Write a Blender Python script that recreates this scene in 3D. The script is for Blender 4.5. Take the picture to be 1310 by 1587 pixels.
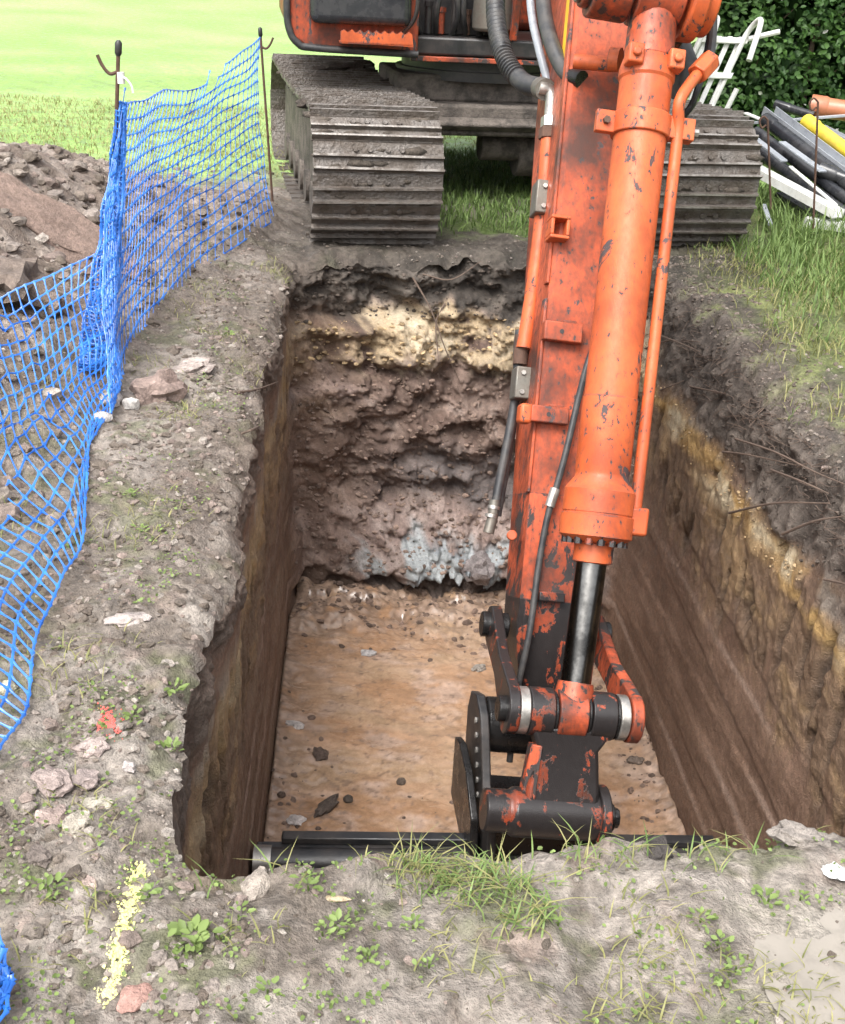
import bpy, bmesh, math, random
import numpy as np
from mathutils import Vector, Matrix
from mathutils.bvhtree import BVHTree
random.seed(7); rng = np.random.default_rng(7)
R_ = math.radians
for o in list(bpy.data.objects): bpy.data.objects.remove(o)
scene = bpy.context.scene
col = scene.collection

# ------------------------------------------------------------------ camera
FPX, CX, CY, HC = 1800.0, 655.0, 793.5, 1.5          # focal length in photo pixels, principal point, eye height
pitch, roll = R_(25.3), R_(3.0)
fw = Vector((0, math.cos(pitch), -math.sin(pitch)))
r0 = Vector((1, 0, 0)); u0 = Vector((0, math.sin(pitch), math.cos(pitch)))
cr = r0*math.cos(roll) + u0*math.sin(roll); cu = -r0*math.sin(roll) + u0*math.cos(roll)
camd = bpy.data.cameras.new('camera'); cam = bpy.data.objects.new('camera', camd); col.objects.link(cam)
camd.sensor_fit = 'VERTICAL'; camd.sensor_height = 24.0; camd.lens = 24.0*FPX/1587.0
camd.clip_start = 0.05; camd.clip_end = 2000
m = Matrix((cr, cu, -fw)).transposed().to_4x4(); m.translation = (0, 0, HC); cam.matrix_world = m
scene.camera = cam
CAM = Vector((0, 0, HC))
def ray(x, y): return cr*((x-CX)/FPX) + cu*((CY-y)/FPX) + fw
def dep(x, y, t): return CAM + ray(x, y)*t                       # point at axis depth t
def atz(x, y, z=0.0): d = ray(x, y); return CAM + d*((z-HC)/d.z)
def aty(x, y, Y): d = ray(x, y); return CAM + d*(Y/d.y)
def onplane(x, y, p, n): d = ray(x, y); return CAM + d*((p-CAM).dot(n)/d.dot(n))

# ------------------------------------------------------------------ sky, sun, exposure (bright overcast day)
SUN_EL, SUN_AZ = R_(58), R_(205)     # azimuth measured clockwise from +Y
w = bpy.data.worlds.new('World'); scene.world = w; w.use_nodes = True
nt = w.node_tree; nt.nodes.clear()
sky = nt.nodes.new('ShaderNodeTexSky'); sky.sky_type = 'NISHITA'; sky.sun_disc = False
sky.sun_elevation = SUN_EL; sky.sun_rotation = SUN_AZ; sky.dust_density = 6.0; sky.air_density = 1.2
hs = nt.nodes.new('ShaderNodeHueSaturation'); hs.inputs['Saturation'].default_value = 0.22
bg = nt.nodes.new('ShaderNodeBackground'); bg.inputs['Strength'].default_value = 0.15
wo = nt.nodes.new('ShaderNodeOutputWorld')
nt.links.new(sky.outputs[0], hs.inputs['Color']); nt.links.new(hs.outputs[0], bg.inputs['Color']); nt.links.new(bg.outputs[0], wo.inputs['Surface'])
sl = bpy.data.lights.new('sun', 'SUN'); sl.energy = 0.9; sl.angle = R_(32); sl.color = (1.0, 0.97, 0.92)
so = bpy.data.objects.new('sun', sl); col.objects.link(so)
sd = Vector((math.sin(SUN_AZ)*math.cos(SUN_EL), math.cos(SUN_AZ)*math.cos(SUN_EL), math.sin(SUN_EL)))
so.rotation_euler = sd.to_track_quat('Z', 'Y').to_euler(); so.location = (0, 0, 20)
vs = scene.view_settings; vs.view_transform = 'Standard'; vs.look = 'None'; vs.gamma = 1.0; vs.exposure = 1.34
vs.use_curve_mapping = False

# ------------------------------------------------------------------ numpy noise
_p = rng.permutation(256); PERM = np.concatenate([_p, _p, _p])
_g = rng.normal(size=(256, 3)); GR = (_g/np.linalg.norm(_g, axis=1)[:, None]).astype(np.float32)
def pn(x, y, z):
    x = np.asarray(x, np.float32); y = np.asarray(y, np.float32)+0*x; z = np.asarray(z, np.float32)+0*x
    xi = np.floor(x).astype(np.int32); yi = np.floor(y).astype(np.int32); zi = np.floor(z).astype(np.int32)
    xf = x-xi; yf = y-yi; zf = z-zi
    def f(t): return t*t*t*(t*(t*6-15)+10)
    u, v, ww = f(xf), f(yf), f(zf)
    xi &= 255; yi &= 255; zi &= 255
    out = 0
    for i in (0, 1):
        for j in (0, 1):
            for k in (0, 1):
                h = PERM[PERM[PERM[(xi+i) & 255]+((yi+j) & 255)]+((zi+k) & 255)]
                g = GR[h]
                d = g[..., 0]*(xf-i)+g[..., 1]*(yf-j)+g[..., 2]*(zf-k)
                out = out + d*(u if i else 1-u)*(v if j else 1-v)*(ww if k else 1-ww)
    return out*1.6
def fbm(x, y, z, o=4, l=2.1, g=0.5):
    s = 0; a = 1.0
    for i in range(o): s = s+a*pn(x+i*17.3, y-i*9.1, z+i*5.7); x, y, z = x*l, y*l, z*l; a *= g
    return s
def ss(a, b, x): t = np.clip((x-a)/(b-a), 0, 1); return t*t*(3-2*t)
def mix(a, b, t):
    a = np.asarray(a, np.float32); b = np.asarray(b, np.float32); t = np.asarray(t)[..., None]
    return a*(1-t)+b*t

# ------------------------------------------------------------------ materials
def newmat(name):
    mt = bpy.data.materials.new(name); mt.use_nodes = True
    n = mt.node_tree.nodes; b = n['Principled BSDF']; return mt, mt.node_tree, b
def N(t, typ, **kw):
    n = t.nodes.new(typ)
    for k, v in kw.items():
        if k in n.inputs: n.inputs[k].default_value = v
        else: setattr(n, k, v)
    return n
def ramp(t, src, stops):
    r = t.nodes.new('ShaderNodeValToRGB'); e = r.color_ramp.elements
    while len(e) < len(stops): e.new(0.5)
    for i, (p, c) in enumerate(stops):
        e[i].position = p; e[i].color = (c, c, c, 1) if isinstance(c, (int, float)) else (*c, 1)
    t.links.new(src, r.inputs[0]); return r.outputs[0]
def mixc(t, fac, a, b, typ='MIX'):
    mx = t.nodes.new('ShaderNodeMix'); mx.data_type = 'RGBA'; mx.blend_type = typ
    for s, v in ((0, fac), (6, a), (7, b)):
        if hasattr(v, 'is_linked') or hasattr(v, 'links'): t.links.new(v, mx.inputs[s])
        elif isinstance(v, (int, float)): mx.inputs[s].default_value = v
        else: mx.inputs[s].default_value = (*v, 1)
    return mx.outputs[2]
def coords(t):
    co = t.nodes.new('ShaderNodeTexCoord').outputs['Object']; oi = t.nodes.new('ShaderNodeObjectInfo')      # copies share mesh data: shift the grain per copy
    k_ = N(t, 'ShaderNodeVectorMath', operation='SCALE'); k_.inputs[0].default_value = (31.0, 17.0, 23.0); t.links.new(oi.outputs['Random'], k_.inputs['Scale'])
    ad = N(t, 'ShaderNodeVectorMath', operation='ADD'); t.links.new(co, ad.inputs[0]); t.links.new(k_.outputs[0], ad.inputs[1]); return ad.outputs[0]
def noise(t, co, scale, detail=4, rough=0.55, dist=0.0):
    n = N(t, 'ShaderNodeTexNoise', Scale=scale, Detail=detail, Roughness=rough, Distortion=dist); t.links.new(co, n.inputs['Vector']); return n.outputs['Fac']
def bump(t, b, h, strength=0.4, dist=0.01):
    bp = N(t, 'ShaderNodeBump', Strength=strength, Distance=dist); t.links.new(h, bp.inputs['Height']); t.links.new(bp.outputs[0], b.inputs['Normal'])
def soil_mat(name, rough=(0.55, 0.95), fine=70, bstr=0.7, bdist=0.012, lo=0.55, hi=1.35):
    mt, t, b = newmat(name); co = coords(t)
    at = N(t, 'ShaderNodeVertexColor', layer_name='Col').outputs[0]
    n1 = noise(t, co, fine, 6, 0.7); n2 = noise(t, co, fine*0.22, 5, 0.65); n3 = noise(t, co, fine*3.1, 3, 0.6)
    m1 = ramp(t, n1, [(0.3, lo), (0.7, hi)]); m2 = ramp(t, n2, [(0.3, 0.8), (0.7, 1.18)])
    c = mixc(t, 1.0, at, m1, 'MULTIPLY'); c = mixc(t, 1.0, c, m2, 'MULTIPLY')
    t.links.new(c, b.inputs['Base Color'])
    t.links.new(ramp(t, n2, [(0.35, rough[0]), (0.6, rough[1])]), b.inputs['Roughness'])
    b.inputs['Specular IOR Level'].default_value = 0.35
    ad = N(t, 'ShaderNodeMath', operation='ADD'); t.links.new(n1, ad.inputs[0]); t.links.new(n3, ad.inputs[1])
    bump(t, b, ad.outputs[0], bstr, bdist); return mt
def paint_mat(name, base, chip=0.34, dirt=0.35, chipcol=(0.045, 0.035, 0.035), rough=0.42, cs=9.0, speck=0.345, crough=0.7):
    """old machine paint: flakes worn to dark metal, specks, scratches, grime"""
    mt, t, b = newmat(name); co = coords(t)
    mp = N(t, 'ShaderNodeMapping'); mp.inputs['Scale'].default_value = (1.0, 1.0, 0.5); t.links.new(co, mp.inputs[0])
    n1 = noise(t, mp.outputs[0], cs, 10, 0.66, 0.35); n2 = noise(t, co, 3.2, 5, 0.6); n3 = noise(t, mp.outputs[0], 48, 6, 0.62); n4 = noise(t, co, 300, 2)
    n6 = noise(t, co, 5.5, 4, 0.6)
    mp2 = N(t, 'ShaderNodeMapping'); mp2.inputs['Scale'].default_value = (85.0, 85.0, 6.0); mp2.inputs['Rotation'].default_value = (0.14, 0.2, 0.0); t.links.new(co, mp2.inputs[0])
    n5 = noise(t, mp2.outputs[0], 1.0, 4, 0.55, 0.8)
    def mm(op, a, c_):
        q = N(t, 'ShaderNodeMath', operation=op)
        for i_, v in enumerate((a, c_)):
            if isinstance(v, (int, float)): q.inputs[i_].default_value = v
            else: t.links.new(v, q.inputs[i_])
        return q.outputs[0]
    bv = N(t, 'ShaderNodeBevel'); bv.samples = 4; bv.inputs['Radius'].default_value = 0.012; ge = t.nodes.new('ShaderNodeNewGeometry')      # paint goes first along the edges
    dt = N(t, 'ShaderNodeVectorMath', operation='DOT_PRODUCT'); t.links.new(bv.outputs[0], dt.inputs[0]); t.links.new(ge.outputs['Normal'], dt.inputs[1])
    edge = ramp(t, dt.outputs['Value'], [(0.80, 1.0), (0.985, 0.0)])
    cm = ramp(t, mm('ADD', n1, mm('MULTIPLY', edge, -0.11)), [(chip-0.010, 1.0), (chip+0.004, 0.0)])
    zone = ramp(t, n6, [(0.40, 0.0), (0.60, 1.0)])
    sp = ramp(t, mm('ADD', n3, mm('MULTIPLY', zone, -0.03)), [(speck-0.012, 1.0), (speck+0.004, 0.0)])
    scr = mm('MULTIPLY', ramp(t, n5, [(0.30, 1.0), (0.335, 0.0)]), ramp(t, n6, [(0.50, 0.0), (0.57, 1.0)]))
    wear = mm('MAXIMUM', mm('MAXIMUM', cm, sp), scr)
    base2 = mixc(t, ramp(t, n2, [(0.3, 0.0), (0.75, 1.0)]), tuple(c*0.85 for c in base), (base[0]*1.0, base[1]*1.45, base[2]*2.3))
    c = mixc(t, ramp(t, n3, [(0.38, dirt*0.8), (0.62, 0.0)]), base2, (0.10, 0.045, 0.03))
    c = mixc(t, ramp(t, n2, [(0.34, dirt*1.3), (0.54, 0.0)]), c, (0.05, 0.028, 0.022))
    cc = mixc(t, n3, chipcol, tuple(x*2.0 for x in chipcol))
    c = mixc(t, wear, c, cc); t.links.new(c, b.inputs['Base Color']); b.inputs['Specular IOR Level'].default_value = 0.4
    rr = mixc(t, wear, ramp(t, n3, [(0.3, rough+0.15), (0.7, rough-0.08)]), (crough,)*3); t.links.new(rr, b.inputs['Roughness'])
    bump(t, b, mm('ADD', mm('MULTIPLY', wear, -1.0), n4), 0.4, 0.002); return mt
def plain_mat(name, base, rough=0.6, metal=0.0, var=0.25, scale=12, bs=0.2, bd=0.003, dirt=None, dfac=0.5, spec=0.5):
    mt, t, b = newmat(name); co = coords(t)
    n1 = noise(t, co, scale, 6, 0.65); n2 = noise(t, co, scale*7, 3, 0.6)
    c = mixc(t, ramp(t, n1, [(0.3, 0.0), (0.7, 1.0)]), tuple(x*(1-var) for x in base), tuple(min(1, x*(1+var)) for x in base))
    if dirt: c = mixc(t, ramp(t, n1, [(0.42, 0.0), (0.58, dfac)]), c, dirt)
    c = mixc(t, ramp(t, n2, [(0.35, 0.25), (0.5, 0.0)]), c, tuple(x*0.5 for x in base))
    t.links.new(c, b.inputs['Base Color']); b.inputs['Metallic'].default_value = metal
    t.links.new(ramp(t, n1, [(0.3, max(0.05, rough-0.12)), (0.7, min(1, rough+0.12))]), b.inputs['Roughness'])
    b.inputs['Specular IOR Level'].default_value = spec
    bump(t, b, n2, bs, bd); return mt
def leaf_mat(name, c1, c2, rough=0.5, trans=0.35):
    mt, t, b = newmat(name)
    at = N(t, 'ShaderNodeVertexColor', layer_name='Col').outputs[0]
    c = mixc(t, at, c1, c2); t.links.new(c, b.inputs['Base Color']); b.inputs['Roughness'].default_value = rough
    b.inputs['Specular IOR Level'].default_value = 0.3
    tr = t.nodes.new('ShaderNodeBsdfTranslucent'); t.links.new(c, tr.inputs['Color'])
    ms = t.nodes.new('ShaderNodeMixShader'); ms.inputs[0].default_value = trans
    out = [n for n in t.nodes if n.type == 'OUTPUT_MATERIAL'][0]
    t.links.new(b.outputs[0], ms.inputs[1]); t.links.new(tr.outputs[0], ms.inputs[2]); t.links.new(ms.outputs[0], out.inputs[0]); return mt

MT = {}
MT['soil'] = soil_mat('soil', (0.28, 0.8), 42, 0.75, 0.014, 0.42, 1.25); MT['wall'] = soil_mat('cut_clay', (0.40, 0.85), 55, 0.75, 0.012, 0.66, 1.26)
MT['floor'] = soil_mat('wet_clay', (0.28, 0.7), 40, 0.16, 0.004, 0.8, 1.15)
_t = MT['floor'].node_tree; _b = _t.nodes['Principled BSDF']; _co = coords(_t); _mp = N(_t, 'ShaderNodeMapping'); _mp.inputs['Scale'].default_value = (0.7, 1.5, 1.0); _t.links.new(_co, _mp.inputs[0])
_w = ramp(_t, noise(_t, _mp.outputs[0], 1.5, 5, 0.6), [(0.47, 0.05), (0.58, 0.5)]); _t.links.new(_w, _b.inputs['Roughness']); _b.inputs['Specular IOR Level'].default_value = 0.6
MT['clod'] = soil_mat('soil_clod', (0.7, 0.95), 60, 0.8, 0.012)
ORG = (0.72, 0.105, 0.022)
MT['cyl'] = paint_mat('orange_cylinder_paint', (0.60, 0.094, 0.02), 0.388, 0.3, speck=0.345)
MT['arm'] = paint_mat('orange_arm_paint', (0.52, 0.077, 0.022), 0.366, 0.7)
MT['worn'] = paint_mat('worn_orange_paint', (0.55, 0.078, 0.022), 0.462, 0.7, (0.03, 0.025, 0.024), 0.42, 10.0, 0.365, 0.45)
MT['greasy'] = paint_mat('greasy_orange_paint', (0.34, 0.05, 0.016), 0.575, 0.8, (0.016, 0.014, 0.014), 0.3, 12.0, 0.385, 0.28)
MT['housepaint'] = paint_mat('house_orange_paint', (0.45, 0.06, 0.016), 0.40, 0.8)
MT['black'] = plain_mat('black_metal', (0.022, 0.022, 0.024), 0.42, 0.0, 0.4, 8, 0.3, 0.003, (0.07, 0.055, 0.045), 0.35)
MT['grease'] = plain_mat('greased_steel', (0.02, 0.019, 0.019), 0.3, 0.3, 0.4, 14, 0.4, 0.004)
MT['steel'] = plain_mat('worn_steel', (0.42, 0.40, 0.37), 0.38, 0.75, 0.3, 20, 0.2, 0.002)
MT['zinc'] = plain_mat('zinc_clamp', (0.20, 0.19, 0.165), 0.5, 0.5, 0.3, 16, 0.3, 0.002, (0.09, 0.06, 0.045), 0.5)
MT['chrome'] = plain_mat('oily_chrome', (0.20, 0.195, 0.185), 0.2, 1.0, 0.35, 6, 0.05, 0.001, (0.02, 0.02, 0.02), 0.85)
MT['rubber'] = plain_mat('rubber_hose', (0.035, 0.036, 0.039), 0.5, 0.0, 0.3, 18, 0.25, 0.002, (0.10, 0.085, 0.07), 0.3)
MT['muddy'] = plain_mat('muddy_steel', (0.07, 0.059, 0.05), 0.8, 0.0, 0.45, 9, 0.8, 0.012, (0.16, 0.135, 0.115), 0.7)
MT['shoe'] = plain_mat('track_shoe_steel', (0.16, 0.142, 0.128), 0.5, 0.25, 0.4, 7, 1.0, 0.012, (0.085, 0.068, 0.055), 0.95)
MT['rib'] = plain_mat('worn_grouser_steel', (0.34, 0.315, 0.29), 0.42, 0.5, 0.3, 8, 0.6, 0.006, (0.10, 0.082, 0.068), 0.9)
MT['yellow'] = plain_mat('yellow_sticker', (0.75, 0.45, 0.03), 0.5, 0, 0.15, 10)
MT['white'] = plain_mat('white_plastic', (0.72, 0.73, 0.71), 0.45, 0, 0.08, 6, 0.1, 0.002, (0.4, 0.38, 0.33), 0.35)
MT['greyp'] = plain_mat('grey_plastic', (0.30, 0.32, 0.35), 0.3, 0, 0.15, 6, 0.1, 0.002)
MT['blackp'] = plain_mat('black_plastic', (0.025, 0.027, 0.032), 0.28, 0, 0.3, 6, 0.1, 0.002, (0.08, 0.075, 0.07), 0.3)
MT['yellowp'] = plain_mat('yellow_plastic', (0.72, 0.55, 0.05), 0.45, 0, 0.15, 6, 0.1, 0.002, (0.25, 0.17, 0.07), 0.5)
MT['copper'] = plain_mat('terracotta_plastic', (0.42, 0.16, 0.085), 0.38, 0, 0.2, 5, 0.1, 0.002)
MT['rust'] = plain_mat('rusty_steel', (0.10, 0.055, 0.038), 0.8, 0.2, 0.4, 30, 0.5, 0.003)
MT['net'] = plain_mat('blue_mesh_plastic', (0.016, 0.125, 0.52), 0.3, 0, 0.45, 4, 0.05, 0.001, (0.06, 0.24, 0.62), 0.45)
MT['grass'] = leaf_mat('grass_blade', (0.075, 0.135, 0.032), (0.24, 0.33, 0.11))
MT['drygrass'] = leaf_mat('pale_grass_blade', (0.13, 0.15, 0.045), (0.36, 0.34, 0.15))
MT['weed'] = leaf_mat('weed_leaf', (0.10, 0.145, 0.04), (0.27, 0.36, 0.12))
MT['hedge'] = leaf_mat('hedge_leaf', (0.02, 0.055, 0.016), (0.085, 0.17, 0.04))
MT['twig'] = plain_mat('twig_bark', (0.12, 0.085, 0.065), 0.85, 0, 0.3, 40, 0.4, 0.002)
MT['spray_y'] = plain_mat('yellow_spray_paint', (0.66, 0.65, 0.27), 0.9, 0, 0.15, 60, 0.4, 0.003)
MT['spray_r'] = plain_mat('red_spray_paint', (0.62, 0.12, 0.10), 0.8, 0, 0.2, 60, 0.4, 0.003)
MT['flower'] = plain_mat('white_petal', (0.75, 0.75, 0.70), 0.6, 0, 0.1, 5)

# ------------------------------------------------------------------ object helpers
def tag(o, label=None, cat=None, group=None, kind=None):
    if label: o['label'] = label
    if cat: o['category'] = cat
    if group: o['group'] = group
    if kind: o['kind'] = kind
    return o
def empty(name, loc, label, cat, group=None):
    o = bpy.data.objects.new(name, None); col.objects.link(o); o.location = loc; o.empty_display_size = 0.2
    return tag(o, label, cat, group)
def wl(o):
    v = Vector((0, 0, 0))
    while o: v = v+o.location; o = o.parent
    return v
def finish(me, sharp=40):
    me.shade_smooth(); me.set_sharp_from_angle(angle=R_(sharp))
def link(name, me, mat, parent=None):
    o = bpy.data.objects.new(name, me); col.objects.link(o)
    if mat: me.materials.append(MT[mat] if isinstance(mat, str) else mat)
    if parent: o.parent = parent
    return o
def npmesh(name, V, F4=None, F3=None, colr=None, smooth=True):
    me = bpy.data.meshes.new(name); V = np.asarray(V, np.float32)
    nf4 = 0 if F4 is None else len(F4); nf3 = 0 if F3 is None else len(F3)
    me.vertices.add(len(V)); me.vertices.foreach_set('co', V.ravel())
    me.loops.add(nf4*4+nf3*3); idx = []
    if nf4: idx.append(np.asarray(F4, np.int32).ravel())
    if nf3: idx.append(np.asarray(F3, np.int32).ravel())
    me.loops.foreach_set('vertex_index', np.concatenate(idx))
    me.polygons.add(nf4+nf3)
    st = np.concatenate([np.arange(nf4)*4, nf4*4+np.arange(nf3)*3]).astype(np.int32)
    me.polygons.foreach_set('loop_start', st)
    me.update(calc_edges=True); me.validate()
    if colr is not None:
        ca = me.color_attributes.new('Col', 'FLOAT_COLOR', 'POINT')
        c4 = np.ones((len(V), 4), np.float32); c4[:, :3] = colr; ca.data.foreach_set('color', c4.ravel())
    if smooth: me.shade_smooth()
    return me
class MB:
    """collects shapes (world coordinates) into one mesh"""
    def __init__(s): s.v = []; s.f = []
    def add(s, vs, fs):
        b = len(s.v); s.v += [Vector(p) for p in vs]; s.f += [tuple(i+b for i in f) for f in fs]; return s
    def box(s, o, ax, ay, az):        # corner + three edge vectors
        o = Vector(o); P = [o+ax*i+ay*j+az*k for k in (0, 1) for j in (0, 1) for i in (0, 1)]
        F = [(0, 2, 3, 1), (4, 5, 7, 6), (0, 1, 5, 4), (2, 6, 7, 3), (0, 4, 6, 2), (1, 3, 7, 5)]
        if ax.cross(ay).dot(az) < 0: F = [f[::-1] for f in F]
        return s.add(P, F)
    def cbox(s, c, hx, hy, hz): return s.box(Vector(c)-hx-hy-hz, hx*2, hy*2, hz*2)
    def lathe(s, p0, axis, prof, n=24, caps=True):      # prof: (t along axis, radius)
        p0 = Vector(p0); a = Vector(axis).normalized(); x = a.orthogonal().normalized(); y = a.cross(x); V = []; F = []
        for t, r in prof:
            for i in range(n):
                q = 2*math.pi*i/n; V.append(p0+a*t+x*(r*math.cos(q))+y*(r*math.sin(q)))
        for k in range(len(prof)-1):
            for i in range(n): j = (i+1) % n; F.append((k*n+i, k*n+j, (k+1)*n+j, (k+1)*n+i))
        if caps:
            F.append(tuple(range(n))[::-1]); F.append(tuple((len(prof)-1)*n+i for i in range(n)))
        return s.add(V, F)
    def cyl(s, p0, p1, r, n=20, r1=None):
        p0 = Vector(p0); p1 = Vector(p1); return s.lathe(p0, p1-p0, [(0, r), ((p1-p0).length, r if r1 is None else r1)], n)
    def tube(s, pts, r, n=10, closed=False):
        pts = [Vector(p) for p in pts]; V = []; F = []; m_ = len(pts); up = None
        for i, p in enumerate(pts):
            tn = (pts[min(i+1, m_-1)]-pts[max(i-1, 0)]).normalized()
            x = tn.orthogonal().normalized() if up is None else (up-tn*up.dot(tn)).normalized()
            up = x; y = tn.cross(x); rr = r[i] if hasattr(r, '__len__') else r
            for k in range(n): q = 2*math.pi*k/n; V.append(p+x*(rr*math.cos(q))+y*(rr*math.sin(q)))
        for i in range(m_-1):
            for k in range(n): j = (k+1) % n; F.append((i*n+k, i*n+j, (i+1)*n+j, (i+1)*n+k))
        F.append(tuple(range(n))[::-1]); F.append(tuple((m_-1)*n+k for k in range(n)))
        return s.add(V, F)
    def prism(s, poly, d):            # list of 3D points + thickness vector
        n = len(poly); P = [Vector(p) for p in poly]; d = Vector(d); nn = Vector((0, 0, 0))
        for i in range(n): nn += P[i].cross(P[(i+1) % n])
        if nn.dot(d) < 0: P = P[::-1]
        return s.add(P+[p+d for p in P], [tuple(range(n))[::-1], tuple(range(n, 2*n))]+[(i, (i+1) % n, (i+1) % n+n, i+n) for i in range(n)])
    def loft(s, rings):
        n = len(rings[0]); V = [p for r in rings for p in r]; F = []
        for k in range(len(rings)-1):
            for i in range(n): j = (i+1) % n; F.append((k*n+i, k*n+j, (k+1)*n+j, (k+1)*n+i))
        F.append(tuple(range(n))[::-1]); F.append(tuple((len(rings)-1)*n+i for i in range(n)))
        return s.add(V, F)
    def build(s, name, mat, parent=None, bevel=0.0, sharp=38, seg=2, fix=True):
        o0 = wl(parent); me = bpy.data.meshes.new(name)
        me.from_pydata([tuple(p-o0) for p in s.v], [], s.f)
        if fix:
            bm = bmesh.new(); bm.from_mesh(me); bmesh.ops.recalc_face_normals(bm, faces=bm.faces); bm.to_mesh(me); bm.free()
        finish(me, sharp); o = link(name, me, mat, parent)
        if bevel:
            b = o.modifiers.new('bevel', 'BEVEL'); b.width = bevel; b.segments = seg; b.limit_method = 'ANGLE'; b.angle_limit = R_(40)
        return o
def spline(pts, n=8):
    P = [Vector(p) for p in pts]; P = [P[0]*2-P[1]]+P+[P[-1]*2-P[-2]]; out = []
    for i in range(1, len(P)-2):
        for k in range(n):
            t = k/n; a, b, c, d = P[i-1], P[i], P[i+1], P[i+2]
            out.append(0.5*((2*b)+(c-a)*t+(2*a-5*b+4*c-d)*t*t+(3*b-a-3*c+d)*t**3))
    out.append(P[-2]); return out

# ================================================================== GROUND, TRENCH WALLS, TRENCH FLOOR
DEPTH = 2.0
RIM = [(-.42,1.66),(-.455,1.8),(-.49,2.1),(-.53,2.8),(-.60,3.7),(-.67,4.5),(-.71,5.3),(-.80,6.36),(-.3,6.56),(.2,6.66),(.55,6.74),(1.22,6.80),
       (1.28,6.3),(1.36,5.6),(1.42,4.5),(1.46,3.7),(1.50,2.7),(1.47,2.05),(.87,1.865),(.65,1.785),(.46,1.755),(.21,1.75),(.02,1.71),(-.26,1.64),(-.36,1.62)]
BOT = [(-.49,1.8),(-.62,3.81),(-.79,6.28),(1.08,6.40),(1.27,4.1),(1.44,1.98)]
MA, MB_ = np.array([.45, 2.75]), np.array([.22, 5.45])
def resample(P, n):
    P = np.array(P+[P[0]], float); L = np.r_[0, np.cumsum(np.linalg.norm(np.diff(P, axis=0), axis=1))]
    s = np.linspace(0, L[-1], n, endpoint=False); return np.stack([np.interp(s, L, P[:, 0]), np.interp(s, L, P[:, 1])], 1)
NT = 1240
rim = resample(RIM, NT)
k = np.ones(9)/9
rim = np.stack([np.convolve(np.r_[rim[-4:, i], rim[:, i], rim[:4, i]], k, 'valid') for i in (0, 1)], 1)
ab = MB_-MA; tt = np.clip(((rim-MA)@ab)/(ab@ab), 0, 1); cen = MA+tt[:, None]*ab
dv = rim-cen; rl = np.linalg.norm(dv, axis=1); dv /= rl[:, None]
def rayhit(c, d, poly):
    best = np.full(len(c), 1e9); Q = np.array(poly)
    for i in range(len(Q)):
        a = Q[i]; e = Q[(i+1) % len(Q)]-a; den = d[:, 0]*e[1]-d[:, 1]*e[0]; den = np.where(abs(den) < 1e-9, 1e-9, den)
        ac = a-c; t = (ac[:, 0]*e[1]-ac[:, 1]*e[0])/den; u = (ac[:, 0]*d[:, 1]-ac[:, 1]*d[:, 0])/den
        ok = (t > 0) & (u >= -1e-6) & (u <= 1+1e-6); best = np.where(ok & (t < best), t, best)
    return best
bl = rayhit(cen, dv, BOT)
WR = ss(.45, .8, dv[:, 0]); WL = ss(.45, .8, -dv[:, 0]); WF = ss(.35, .75, dv[:, 1]); WN = ss(.35, .75, -dv[:, 1])
wj = .035*fbm(rim[:, 0]*3, rim[:, 1]*3, 3.3, 4)+.018*pn(rim[:, 0]*14, rim[:, 1]*14, 1.7)
rl = rl+wj*(1-.35*WN)

# ---- ground rings outwards
sr = [0.0]; st_ = .010
while sr[-1] < 7: sr.append(sr[-1]+st_); st_ *= 1.021
while sr[-1] < 600: sr.append(sr[-1]+st_); st_ *= 1.12
sr = np.array(sr)
def spoil_h(x, y):
    """low heap of dug soil along the left of the fence"""
    h = .44*np.exp(-((x+2.85)/.95)**2-((y-6.2)/1.3)**2)+.36*np.exp(-((x+2.15)/.62)**2-((y-5.2)/1.2)**2)
    h = h+.15*np.exp(-((x+1.75)/.55)**2-((y-6.7)/.65)**2)+.34*np.exp(-((x+2.1)/.55)**2-((y-3.6)/1.0)**2)
    h = h+.07*np.exp(-((x+1.25)/.4)**2-((y-7.3)/.5)**2)
    return h
def ground_z(x, y, s):
    near = np.exp(-(s/4.)**2)
    rough = .035*fbm(x*1.6, y*1.6, 0.3, 3)+.022*fbm(x*6, y*6, 2.1, 4)+.010*abs(pn(x*19, y*19, 5.5))+.006*pn(x*45, y*45, 9.5)
    z = rough*(0.25+.75*near)
    sp = spoil_h(x, y); lump = .06*fbm(x*4, y*4, 8.8, 4)+.05*abs(pn(x*8, y*8, 3.0))+.03*abs(pn(x*17, y*17, 4.0))
    z = z+sp+lump*np.clip(sp*6, 0, 1)
    z = z-(.05*np.exp(-s/.035)+.03*np.exp(-s/.15))*(.35+.65*ss(1.9, 2.4, y))
    bank = ss(1.15, 2.2, x)*ss(8.2, 5.0, y); z = z+.03*bank*fbm(x*3, y*3, 4.4, 3)
    lip = np.exp(-(s/.10)**2); z = z+lip*.035*fbm(x*9, y*9, 6.6, 3)
    z = z+.10*ss(9, 40, np.hypot(x, y))
    pd = np.exp(-((x-.78)/.22)**4-((y-1.42)/.24)**4); z = z*(1-.80*pd)-.014*pd
    return z
GX = cen[None, :, 0]+dv[None, :, 0]*(rl[None]+sr[:, None]); GY = cen[None, :, 1]+dv[None, :, 1]*(rl[None]+sr[:, None])
S2 = np.broadcast_to(sr[:, None], GX.shape)
GZ = ground_z(GX, GY, S2)
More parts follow.
